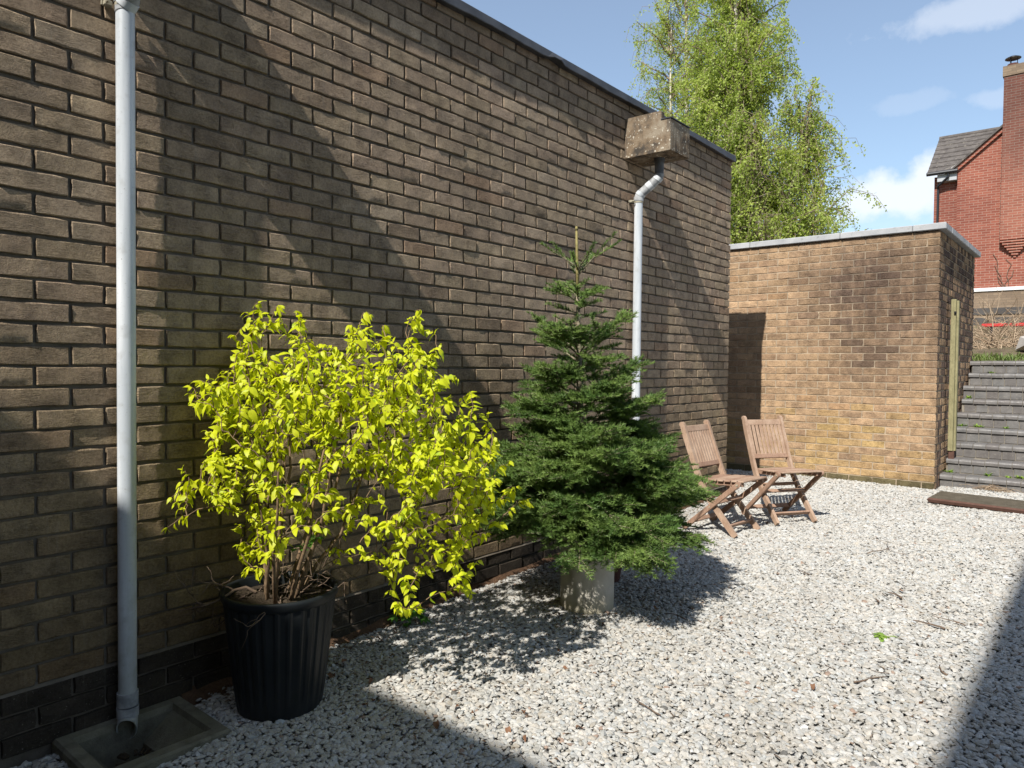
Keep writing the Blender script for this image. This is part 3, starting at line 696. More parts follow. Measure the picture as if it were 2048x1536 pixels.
# ------------------------------------------------------------------ brick steps
def steps():
    e = empty('brick_steps', (2.1, 8.33, gz(8.33)), label='blue engineering brick steps with bullnose treads climbing beside the tan block', cat='steps')
    lo = -e.location; X0, X1 = 1.560, 3.05; y = 8.345; z0 = .150; rise = .1455; tread = .222; w_ = .1125
    variants = {}
    def piece(kind):
        if kind in variants: return variants[kind]
        q = MB()
        if kind == 'bull':                                        # bullnose: a brick with a rounded front arris
            prof = [(.0,.002),(.0,.022)]+[(.028-.028*math.cos(a), .022+.028*math.sin(a)) for a in np.linspace(.3, math.pi/2, 6)]+[(.228,.050),(.228,.002)]
            n = len(prof); V = [(s*(.0535-i*0), p[0], p[1]) for s in (-1, 1) for p in prof for i in (0,)]
            q.add(V, [(k, (k+1) % n, n+(k+1) % n, n+k) for k in range(n)]+[tuple(range(n))[::-1], tuple(range(n, 2*n))])
        else: q.box((-.0535, .0, .002), (.0535, .10, .091), .003)
        variants[kind] = mesh_data('tread_brick' if kind == 'bull' else 'riser_brick', q.V, q.F, M['blue']); return variants[kind]
    core = MB(); r = np.random.default_rng(6)
    for i in range(9):
        yy = y+i*tread; zz = z0+i*rise
        core.box((X0+.002, yy+.016, -.1), (X1, 10.40-i*.002, zz+.089+.006 if i < 8 else zz+.095)); core.box((X0+.003, yy+.018, zz+.08), (X1-.001, 10.39-i*.002, zz+rise-.004))
        x = X0+(.0 if i % 2 else -.02)
        k = 0
        while x < X1-.05:
            xc = x+w_/2
            if xc-.0515 > X0-.03:
                for kd, dz, dy in (('riser', 0.0, .010), ('bull', .0945, -.006)):
                    o = bpy.data.objects.new('tread_brick' if kd == 'bull' else 'riser_brick', piece(kd)); COL.objects.link(o); o.parent = e
                    o.location = Vector((xc+(.0 if kd == 'bull' else .012*(i % 3)), yy+dy+r.normal()*.0015, zz+dz+r.normal()*.0012))+Vector(lo)
                    o.rotation_euler = (r.normal()*.006, 0, r.normal()*.006)
            x += w_
    core.build('mortar_bed', M['stair_mortar'], e, loc=lo)
steps()
# timber post on a steel foot in front of the return
def post():
    p = on_x(1906, 908, 1.625); yb = 8.60; zb = .150+.1455*2-.002
    e = empty('timber_post', (1.605, yb, zb), label='tall mossy timber post standing on the steps against the block', cat='post')
    q = MB(); a = on_x(1907, 597, 1.605)
    h = a[2]-zb
    q.box((-.034, -.042, .075), (.012, .042, h), .004); q.build('timber', M['post'], e)
    q = MB(); q.box((.0122, -.018, .075), (.034, .040, h-.014), .004); q.build('rail', M['post'], e)
    q = MB(); q.box((-.028, -.030, -.01), (.022, .030, .074), .003); q.build('foot', M['board_edge'], e)
    q = MB(); q.box((-.004, -.052, h-.155), (.018, -.0425, h-.125), .001); q.tube([(.007, -.05, h-.14), (.007, -.066, h-.14)], .006, 8); q.build('hook', M['gutter'], e)
post()
# loose board lying at the foot of the steps
def board():
    P = [on_ground(*p, .035) for p in ((1852, 1004), (1880, 990), (2056, 1006), (2046, 1026))]
    c = sum(P)/4
    e = empty('loose_board', (c[0], c[1], gz(c[1])), label='dark weathered board lying on the gravel before the steps', cat='board')
    x0, x1, y0, y1 = 1.615, 2.335, 7.30, 7.83
    V = []; n = 0; q = MB(); z = .006
    q.mi = 0; q.add([(x0+.012, y0+.012, .046), (x1-.012, y0+.012, .046), (x1-.012, y1-.012, .040), (x0+.012, y1-.012, .040)], [(0,1,2,3)])
    q.mi = 1
    a = [(x0+.012, y0+.012, .046), (x1-.012, y0+.012, .046), (x1-.012, y1-.012, .040), (x0+.012, y1-.012, .040)]
    b = [(x0, y0, .032), (x1, y0, .032), (x1, y1, .026), (x0, y1, .026)]; d = [(x0+.01, y0+.01, z), (x1-.01, y0+.01, z), (x1-.01, y1-.01, z), (x0+.01, y1-.01, z)]
    V = a+b+d
    q.add(V, [(k, 4+k, 4+(k+1) % 4, (k+1) % 4) for k in range(4)]+[(4+k, 8+k, 8+(k+1) % 4, 4+(k+1) % 4) for k in range(4)]+[(11,10,9,8)])
    g = gz(7.5); q.V = [(v[0]-c[0], v[1]-c[1], v[2]+g-gz(c[1])) for v in q.V]
    o = q.build('board', [M['board'], M['board_edge']], e); o.rotation_euler = (.006, .012, R(-1.5))
board()

# ------------------------------------------------------------------ folding chairs
def chair(loc, ang, label, sagz=0.0, seed=1):
    e = empty('folding_chair', loc, ang, label, 'chair', 'slatted folding chairs by the back wall')
    r = np.random.default_rng(seed)
    ST = [(0.0,.006),(-.055,.068),(-.125,.150),(-.21,.250),(-.285,.358),(-.335,.470),(-.385,.600),(-.43,.715),(-.462,.812)]
    hw = .178
    def ribbon(pts, y, wd, th):                                   # curved batten cut from board
        pts = np.array(pts); V = []; m = len(pts)
        for i in range(m):
            d = pts[min(i+1, m-1)]-pts[max(i-1, 0)]; d /= np.linalg.norm(d); nrm = np.array((-d[1], d[0]))
            ww = wd*(1.0 if 0 < i < m-1 else .92)
            for (a, b) in ((-1,-1),(1,-1),(1,1),(-1,1)):
                p = pts[i]+nrm*a*ww/2; V.append((p[0], y+b*th/2, p[1]))
        Fc = [(i*4+k, i*4+(k+1) % 4, (i+1)*4+(k+1) % 4, (i+1)*4+k) for i in range(m-1) for k in range(4)]+[(3,2,1,0), tuple(range((m-1)*4, m*4))]
        return V, Fc
    for s in (-1, 1):
        q = MB(); q.add(*ribbon(ST, s*hw, .042, .024)); top = ST[-1]
        q.tube([(top[0]-.004, s*hw-.0118, top[1]-.002), (top[0]-.004, s*hw+.0118, top[1]-.002)], .0195, 14); q.build('back_post', M['teak'], e)
        q = MB(); q.bar((.035, s*(hw+.026), .405), (-.425, s*(hw+.026), .008), .038, .022, (.6,0,.8), .004)
        q.tube([(.030, s*(hw+.026)-.0105, .401), (.030, s*(hw+.026)+.0105, .401)], .0205, 14); lg = q.build('leg', M['teak_dark'], e)
        q = MB(); q.tube([(.024, s*(hw+.037), .396), (.024, s*(hw+.041), .396)], .008, 10); q.tube([(-.197, s*(hw+.036), .205), (-.197, s*(hw+.040), .205)], .006, 8); q.build('bolt', M['clip'], lg)
        q = MB(); q.bar((-.31, s*(hw-.026), .377), (.045, s*(hw-.026), .397), .030, .020, (0,0,1), .003); q.build('seat_rail', M['teak_dark'], e)
    n = 7
    for i in range(n):
        f = i/(n-1); x = -.298+f*.335; z = .3985+f*.020
        q = MB(); hwi = hw-.014 if i < 2 else hw+.006
        q.bar((x, -hwi, z), (x, hwi, z), .046, .013, (1,0,.05), .003); q.build('seat_slat', M['teak_dark'] if r.random() < .4 else M['teak'], e)
    def back(h): 
        for (a, b) in zip(ST[:-1], ST[1:]):
            if a[1] <= h <= b[1]: t = (h-a[1])/(b[1]-a[1]); return a[0]+(b[0]-a[0])*t
    dback = np.array((back(.78)-back(.52), 0, .26)); dback /= np.linalg.norm(dback)
    for h, wd in ((.772, .050), (.500, .040)):
        q = MB(); q.bar((back(h), -hw+.011, h), (back(h), hw-.011, h), wd, .020, dback, .004); q.build('back_rail', M['teak'] if h > .6 else M['teak_dark'], e)
    m = 9
    for i in range(m):
        y = -hw+.012+.0185+i*(2*hw-.024-.037)/(m-1)
        q = MB(); q.bar((back(.512)+.004, y, .512), (back(.757)+.004, y, .757), .0275, .010, (0,1,0), .003); q.build('back_slat', M['teak'], e)
    q = MB(); q.bar((-.060, -hw+.011, .073), (-.060, hw-.011, .073), .034, .016, (.6,0,.75), .003); q.bar((-.235, -hw+.011, .281), (-.235, hw-.011, .281), .03, .016, (.6,0,.75), .003); q.build('stretcher', M['teak_dark'], e)
    q = MB(); q.bar((-.345, -hw-.016, .078), (-.345, hw+.016, .078), .032, .016, (-.6,0,.75), .003); q.bar((-.155, -hw-.016, .241), (-.155, hw+.016, .241), .028, .016, (-.6,0,.75), .003); q.build('leg_stretcher', M['teak_dark'], e)
    return e
chair((.774, 5.303, gz(5.2)+.004), R(-5.7), 'weathered slatted folding chair nearer the fir, leaning back to the long wall', seed=3)
chair((.959, 5.845, gz(5.85)+.004), R(-33.2), 'weathered slatted folding chair nearer the tan block, with screw holes in its back', seed=8)

# ------------------------------------------------------------------ planter, tube
def planter():
    e = empty('black_planter', (*POT, gz(POT[1])), label='tall black fluted plastic pot holding the golden shrub', cat='plant pot')
    h = .474; prof = []; n = 144
    for i in range(13):
        f = i/12; prof.append((.163+.050*f**.92, .006+f*(h-.045)))
    def flute(an, i):
        s = math.cos(an*30); return 1+(.020*min(1, i*.5)*(1 if s > .15 else -1 if s < -.15 else s/.15))*(.0 if i < 1 else 1)*(1-.0*i)*.55
    q = MB(); q.lathe([(.0001,.004),(.155,.004)]+prof, n=n, fn=lambda an, i: flute(an, i-2) if i > 2 else 1); o = q.build('body', M['pot'], e); smooth_by_angle(o, 14)
    q = MB(); q.lathe([(.209,h-.046),(.217,h-.040),(.224,h-.028),(.227,h-.012),(.226,h-.003),(.221,h),(.214,h-.001),(.210,h-.006),(.206,h-.06)], n=96); smooth_by_angle(q.build('rim', M['pot'], e), 60)
    q = MB(); r = np.random.default_rng(3); V = []; rings = 7; nn = 36
    for i in range(rings):
        for k in range(nn): V.append((.2085*i/(rings-1)*math.cos(2*math.pi*k/nn), .2085*i/(rings-1)*math.sin(2*math.pi*k/nn), h-.045+r.normal()*.007+.02*(1-i/(rings-1))))
    q.add(V, [(i*nn+k, i*nn+(k+1) % nn, (i+1)*nn+(k+1) % nn, (i+1)*nn+k) for i in range(rings-1) for k in range(nn)]); q.build('soil', M['soil'], e, True)
    return e
planter()
def tube_pot():
    e = empty('concrete_tube', (*TUBE, gz(TUBE[1])), label='pale concrete tube used as the stand of the fir', cat='plant pot')
    q = MB(); q.lathe([(.146,-.03),(.147,.01),(.1475,.38),(.145,.392),(.132,.394),(.128,.385),(.127,.30)], n=64); smooth_by_angle(q.build('tube', M['tube'], e), 40)
    q = MB(); q.lathe([(.0001,.345),(.05,.35),(.128,.338)], n=32); q.build('soil', M['soil'], e, True)
tube_pot()
def side_pot(x, y, r0, r1, h, mat, label, name):
    e = empty(name, (x, y, gz(y)), label=label, cat='plant pot')
    q = MB(); q.lathe([(.0001,.002),(r0,.002),(r0+.002,.01),(r1-.006,h-.035),(r1+.006,h-.033),(r1+.008,h),(r1-.006,h),(r1-.008,h-.02),(r0-.01,.05),(.0001,.05)], n=40); smooth_by_angle(q.build('pot', mat, e), 40)
m = NM('dark_terracotta', .8, .2); m.color(m.mix(m.noise(20), (.055,.022,.017), (.095,.04,.03))); M['terra'] = m.m
side_pot(.52, 3.74, .08, .105, .17, M['terra'], 'small dark red pot in the shade behind the concrete tube', 'terracotta_pot')

# ------------------------------------------------------------------ golden shrub
nvec = np.array((-.641, .767, 0.0)); svec = np.array((.767, .641, 0.0))   # away from and across the view
def leaf_mesh(L, Wd, droop, fold, seed):
    r = np.random.default_rng(seed); st = [0, .18, .42, .68, .88, 1.0]; wdt = [.10, .78, 1.0, .72, .30, 0]
    V = []; 
    for s, w_ in zip(st, wdt):
        z = -droop*s*s*L
        V += [(s*L, -w_*Wd/2, z+fold*w_*Wd*.5), (s*L, 0, z), (s*L, w_*Wd/2, z+fold*w_*Wd*.5)]
    V = np.array(V); V[:, 2] += r.normal(0, .0009, len(V))
    Fc = []
    for i in range(len(st)-1):
        b = i*3
        Fc += [(b, b+1, b+4, b+3), (b+1, b+2, b+5, b+4)]
    return V, Fc
def frame(d, up):
    d = d/np.linalg.norm(d); s = np.cross(up, d); s /= max(np.linalg.norm(s), 1e-6); u = np.cross(d, s); return np.array([d, s, u])   # rows
def in_poly(x, y, P):
    c = False; j = len(P)-1
    for i in range(len(P)):
        if (P[i][1] > y) != (P[j][1] > y) and x < (P[j][0]-P[i][0])*(y-P[i][1])/(P[j][1]-P[i][1])+P[i][0]: c = not c
        j = i
    return c
OUT = [(372,800),(415,775),(450,735),(485,690),(500,650),(540,608),(590,612),(600,650),(630,695),(680,660),(750,650),(800,655),(835,645),(862,690),(855,745),(905,775),(945,785),(940,815),(955,870),(988,890),(992,955),(1045,1000),(985,1030),(950,1060),(955,1105),(935,1180),(905,1150),(872,1100),(845,1130),(830,1190),(795,1205),(765,1150),(705,1110),(640,1080),(600,1040),(560,1120),(470,1120),(495,1030),(425,1005),(345,1000),(400,955),(395,925),(470,895),(395,860),(430,830)]
def bush_point(px, py, dep):
    base = np.array((POT[0], POT[1], 0)) ; c = base+nvec*dep
    d = (px-1024)/F_PX*RGT-(py-768)/F_PX*UP+fwd
    return CAM+d*(((c-CAM)@nvec)/(d@nvec))
def shrub():
    e = empty('golden_shrub', (*POT, gz(POT[1])+.43), label='bushy shrub with bright yellow-green leaves growing in the black pot', cat='shrub')
    lo = np.array(e.location); r = np.random.default_rng(12)
    tips = []
    def dens(px, py):
        d = 1.0 if py > 720 else (.45 if py < 670 else .75)
        if 520 < px < 740 and py > 930: d = .36
        if 520 < px < 740 and py > 1060: d = .10
        if px > 740 and py > 960: d = .55
        if px < 560 and py > 920: d = .75
        if 560 < px < 700 and 870 < py < 935: d = .5
        if 720 < py < 880 and 400 < px < 880: d = 1.1
        return d
    while len(tips) < 960:
        px, py = r.uniform(330, 1060), r.uniform(600, 1210)
        if not in_poly(px, py, OUT) or r.random() > dens(px, py)/1.15: continue
        cx = min(abs(px-670)/330, 1); cy = min(abs(py-850)/330, 1)
        rad = .42*math.sqrt(max(.08, 1-.6*cx**2-.4*cy**2))
        dep = r.uniform(-1, 1)*rad
        P = bush_point(px, py, dep)
        if P[0] < .07: P = bush_point(px, py, dep-(.07-P[0])/.641*1.0-.02)
        if P[0] < .05: continue
        tips.append(P)
    for _ in range(70):                                            # loose sprigs breaking the outline
        k = int(r.integers(len(OUT))); f = r.random(); a = np.array(OUT[k])*(1-f)+np.array(OUT[(k+1) % len(OUT)])*f; cc = np.array((660.0, 880.0)); d = a-cc; a = a+d/np.linalg.norm(d)*r.uniform(2, 30)
        P = bush_point(a[0], a[1], r.uniform(-.2, .15))
        if P[0] > .06 and not (560 < a[0] < 700 and a[1] > 1000): tips.append(P)
    for p in ((1050,1005,0),(352,1005,-.30),(365,940,-.28),(335,1055,-.25),(975,830,-.1),(560,612,0),(835,650,.05),(925,1170,-.1),(800,1215,-.15),(1000,1050,-.1),(595,625,.05),(540,640,0)): tips.append(bush_point(*p))
    # main stems
    stems = []
    for i in range(11):
        an = 2*math.pi*i/11+r.uniform(-.3, .3); sp = r.uniform(.15, .55)
        b = np.array((POT[0]+.055*math.cos(an), POT[1]+.055*math.sin(an), gz(POT[1])+.42))
        t = b+np.array((math.cos(an)*sp*.55+.10, math.sin(an)*sp*.55+.05, r.uniform(.45, .82)))
        t[0] = max(t[0], .10)
        mid = (b+t)/2+np.array((math.cos(an)*.03, math.sin(an)*.03, -.03))+r.normal(0, .028, 3)
        pts = [b+(0,0,-.05), b*.55+mid*.45+r.normal(0,.008,3), mid, mid*.5+t*.5+r.normal(0,.010,3), t]
        stems.append(pts); q = MB(); q.tube([p-lo for p in pts], [.0095,.008,.0065,.005,.003], 7); q.build('stem', M['stem'], e, True)
    twig = MB(); leaves = []
    def leaf_at(p, d, size):
        up = np.array((r.normal()*.45+.12, r.normal()*.45-.55, 1.0)); leaves.append((p, frame(d, up), size))
    nodes = [pts[k]*(1-f)+pts[k-1]*f for pts in stems for k in range(1, 5) for f in (0, .33, .66)]
    root = np.array((POT[0], POT[1], gz(POT[1])+.42)); tips.sort(key=lambda p: np.linalg.norm(p-root))
    for t in tips:
        NP = np.array(nodes); dv = t-NP; dd = np.linalg.norm(dv, axis=1)        # spring from the closest older wood, from inside and below
        rr_ = np.linalg.norm(NP-root, axis=1); cost = dd+np.maximum(0, NP[:, 2]-t[2]+.06)*.9+.35*np.maximum(0, rr_-np.linalg.norm(t-root)+.05)+np.where(dd < .06, .5, 0)
        best = (0, nodes[int(np.argmin(cost))])
        p0 = best[1]; L = np.linalg.norm(t-p0); mid = (p0+t)/2+np.array((0,0,.10*L+.02))+r.normal(0, .018, 3)
        pts = [p0*(1-f)**2+2*mid*f*(1-f)+t*f*f for f in np.linspace(0, 1, 7)]
        pts = [pts[0]]+[p+r.normal(0, .004, 3) for p in pts[1:-1]]+[pts[-1]]
        for p in pts: p[0] = max(p[0], .035)
        twig.tube([p-lo for p in pts], list(np.linspace(.0024, .0010, 7)), 4, cap=False)
        nodes += [pts[2], pts[3], pts[4], pts[5]]
        tot = min(.22, L*.85); nn = int(r.integers(4, 7)) if L > .12 else int(r.integers(3, 5)); dirn = (pts[-1]-pts[-3]); dirn /= np.linalg.norm(dirn)
        for k in range(nn):
            f = 1-k*(tot/nn)/max(L, .05)
            if f < .1: break
            j = f*6; i0 = min(int(j), 5); p = pts[i0]*(1-(j-i0))+pts[i0+1]*(j-i0)
            a0 = r.uniform(0, math.pi)+k*math.pi/2
            s1 = np.cross(dirn, (0,0,1)); s1 /= max(np.linalg.norm(s1), .05); s2 = np.cross(s1, dirn)
            for sg in (0, math.pi):
                if r.random() < .08: continue
                side = math.cos(a0+sg)*s1+math.sin(a0+sg)*s2*.6
                d = dirn*r.uniform(.25, .8)+side*1.0+np.array((0,0,-r.uniform(.15, .95)))
                leaf_at(p, d, r.uniform(.55, 1.18)*(.70 if k == 0 else 1.0))
        if r.random() < .8: leaf_at(pts[-1], dirn+np.array((0,0,-.3)), r.uniform(.45, .75))
    twig.build('twigs', M['stem'], e, True, kind='stuff')
    vari = [leaf_mesh(.041*s, .0235*s*w_, dr, fo, i) for i, (s, w_, dr, fo) in enumerate(((1,.95,.35,.22),(1,1.05,.5,.15),(.92,.85,.25,.30),(1.06,.98,.7,.18),(.85,1.0,.45,.12),(1.0,.75,.6,.35),(1.1,.9,.15,.2)))]
    vm = [mesh_data('leaf', V, Fc, M['yleaf'], True) for V, Fc in vari]
    dep = [((p-CAM)@fwd)-.0*s for p, fr, s in leaves]; order = np.argsort([d/s**.5 for d, (p, fr, s) in zip(dep, leaves)])
    front = set(int(i) for i in order[:300]); V = []; Fc = []; nb = 0
    for i, (p, fr, s) in enumerate(leaves):
        k = int(r.integers(len(vari)))
        if i in front:
            o = bpy.data.objects.new('leaf', vm[k]); COL.objects.link(o); o.parent = e
            mt = Matrix([[fr[0][a]*s, fr[1][a]*s, fr[2][a]*s, p[a]-lo[a]] for a in range(3)]+[[0,0,0,1]]); o.matrix_local = mt
        else:
            g = vari[k][0]*s; V.append(g[:, :1]*fr[0]+g[:, 1:2]*fr[1]+g[:, 2:3]*fr[2]+p-lo); Fc += [tuple(nb+q for q in f) for f in vari[k][1]]; nb += len(g)
    obj('foliage', np.concatenate(V), Fc, M['yleaf'], e, True, kind='stuff')
    # dead roots and bare shoots hanging over the rim on the wall side
    q = MB()
    def wild(p, d, L, rad, depth):
        pts = [p]; dd = d/np.linalg.norm(d); n = 6
        for i in range(n):
            dd = dd+r.normal(0, .33, 3); dd /= np.linalg.norm(dd); pts.append(pts[-1]+dd*L/n)
            pts[-1][0] = max(pts[-1][0], .03)
        q.tube([a-lo for a in pts], list(np.linspace(rad, rad*.45, n+1)), 5, cap=False)
        if depth:
            for i in (2, 3, 4, 5, 6): wild(pts[i], dd+r.normal(0, .8, 3)+np.array((0,0,.3)), L*r.uniform(.35, .6), rad*.5, depth-1)
    b = np.array((POT[0], POT[1], gz(POT[1])+.45))
    wild(b-svec*.10, -svec*1.0+np.array((0,0,.42)), .26, .007, 2); wild(b-svec*.12-nvec*.05, -svec+np.array((0,0,.05)), .20, .005, 2)
    for i in range(5): wild(b+r.normal(0, .06, 3)*(1,1,0), np.array((r.normal()*.8, r.normal()*.8, .8)), r.uniform(.12, .26), .003, 1)
    for i in range(4): wild(b+svec*.08, svec+np.array((r.normal()*.25, r.normal()*.25, r.uniform(.05, .5))), r.uniform(.18, .30), .003, 1)
    q.build('bare_shoots', M['twig'], e, True)
shrub()

# ------------------------------------------------------------------ fir
def fir():
    e = empty('fir_tree', (TUBE[0]-.02, TUBE[1]-.02, gz(TUBE[1])+.35), label='young dark green fir with tiered branches standing in the concrete tube', cat='tree')
    lo = np.array(e.location); r = np.random.default_rng(31)
    top = np.array((.600, 3.263, .748+H0)); bot = lo
    zb = bot[2]
    def axis(z): f = (z-zb)/(top[2]-zb); return bot*(1-f)+top*f
    q = MB(); q.tube([axis(z)-lo for z in (zb-.05, .9, 1.4, 1.75)], [.026,.022,.015,.010], 10); q.build('trunk', M['firbark'], e, True)
    q = MB(); q.tube([axis(z)-lo for z in (1.75, 1.88, 2.0, top[2])], [.010,.0085,.0075,.0055], 8); q.tube([top-lo-(0,0,.004), top-lo+(0,0,.016)], [.009,.006], 8); lead = q.build('leader', M['firshoot'], e, True)
    class Needles:
        def __init__(s): s.V = []
        def shoot(s, p0, p1, dens, nl, spread=1.0):
            d = p1-p0; L = np.linalg.norm(d); d = d/L
            sd_ = np.cross(d, (0,0,1)); sd_ = sd_/max(np.linalg.norm(sd_), .05); u = np.cross(sd_, d)
            n = max(6, int(L*dens)); f = r.random(n)
            an = r.normal(0, 1, n); an = np.where(r.random(n) < .5, an*.42+.25, math.pi-an*.42-.25)      # parted to both sides, lifted
            upn = r.random(n) < .24; an = np.where(upn, r.uniform(.5, 2.64, n), an)
            base = p0+d*L*f[:, None]; side = np.cos(an)[:, None]*sd_+np.sin(an)[:, None]*u
            fwdk = r.uniform(.35, .85, n)+(f > .93)*.8; nd = side*spread+d*fwdk[:, None]; nd /= np.linalg.norm(nd, axis=1)[:, None]
            ln = nl*r.uniform(.75, 1.15, n)*(1-.15*(f > .93))
            wv = np.cross(nd, side+d*.3+r.normal(0, .25, (n, 3))); wv /= np.maximum(np.linalg.norm(wv, axis=1), .05)[:, None]; wv *= .00205
            tip = base+nd*ln[:, None]
            s.V.append(np.stack([base-wv*1.15, base+wv*1.15, tip], 1).reshape(-1, 3))
        def build(s, parent):
            if not s.V: return
            V = np.concatenate(s.V)-lo; Fc = np.arange(len(V)).reshape(-1, 3)
            obj('needles', V, Fc, M['needle'], parent, kind='stuff')
    N = Needles()
    N.shoot(axis(1.80), top, 260, .011, 1.0); N.build(lead)
    # whorl: height, number, length, lift at the root, droop of the tip
    W = [(1.87,6,.22,.62),(1.845,2,.21,.95),(1.70,5,.15,.40),(1.63,3,.13,.10),(1.39,7,.29,.66),(1.35,5,.27,.42),(1.15,7,.34,.50),(1.10,7,.36,.24),(1.00,9,.40,.32),(.92,10,.43,.18),(.83,11,.47,.18),(.75,12,.54,.08),(.67,13,.61,.02),(.61,12,.64,-.06),(.57,9,.56,-.16)]
    for wi, (z, n, L, lift) in enumerate(W):
        a0 = r.uniform(0, 6.28)
        for k in range(n):
            an = a0+2*math.pi*k/n+r.normal(0, .18); hd = np.array((math.cos(an), math.sin(an), 0))
            l = L*r.uniform(.78, 1.10); right = hd@svec; lf = lift+r.normal(0, .13)
            if z < 1.1: l *= 1+(.20 if z < .8 else .10)*max(right, 0)-.01*max(-right, 0)
            zz = z+r.normal(0, .030 if z < 1.6 else .012)
            p0 = axis(zz); wallroom = (p0[0]-.10)/max(-hd[0], 1e-3) if hd[0] < 0 else 9
            l = min(l, wallroom)
            droop = .0 if z > 1.5 else .11*l
            m_ = 6; pts = []
            for i in range(m_+1):
                f = i/m_; pts.append(p0+hd*l*f+np.array((0,0,1))*(lf*l*f-droop*f*f*1.6+(.10*l*f**3 if z < 1.6 else 0)))
            bb = MB(); bb.tube([p-lo for p in pts], list(np.linspace(.0065 if z < 1.5 else .0045, .0018, m_+1)), 6, cap=False)
            N = Needles(); nl = .0265 if z < 1.75 else .0225
            dn = 680 if z < 1.72 else 1150
            for i in range(1 if z < 1.72 else 0, m_): N.shoot(pts[i]+(pts[i+1]-pts[i])*(.4 if i == 0 else 0), pts[i+1], dn if i > 2 else 480, nl)
            if z < 1.72:                                           # side shoots in pairs
                nn = max(2, int(l/.060))
                for j in range(nn):
                    f = .20+.74*(j+.5)/nn+r.normal(0, .02); jj = f*m_; i0 = min(int(jj), m_-1); p = pts[i0]*(1-(jj-i0))+pts[i0+1]*(jj-i0)
                    tang = pts[min(i0+1, m_)]-pts[i0]; tang /= np.linalg.norm(tang); sd_ = np.cross(tang, (0,0,1)); sd_ /= np.linalg.norm(sd_)
                    for sg in (-1, 1):
                        sl = (1-f)*l*.55+r.uniform(.05, .095); d = tang*.95+sd_*sg*.68+np.array((0,0,r.normal()*.22-(.06 if z < .8 else -.06))); d /= np.linalg.norm(d)
                        p1 = p+d*sl
                        if p1[0] < .05 or p1[2] < gz(TUBE[1])+.17: continue
                        bb.tube([p-lo, (p+p1)/2-lo, p1-lo], [.0026,.0020,.0013], 4, cap=False)
                        N.shoot(p+d*.006, p1, dn, nl)
                        if sl > .13:
                            for f2 in (.34, .64):
                                for s2 in (-1, 1):
                                    sd2 = np.cross(d, (0,0,1)); sd2 /= np.linalg.norm(sd2); d2 = d*.8+sd2*s2*.75+np.array((0,0,r.normal()*.25-.02)); d2 /= np.linalg.norm(d2)
                                    q1 = p+d*sl*f2; N.shoot(q1, q1+d2*sl*r.uniform(.32, .52), dn, nl)
            br = bb.build('branch', M['firbark'], e, True); N.build(br)
fir()

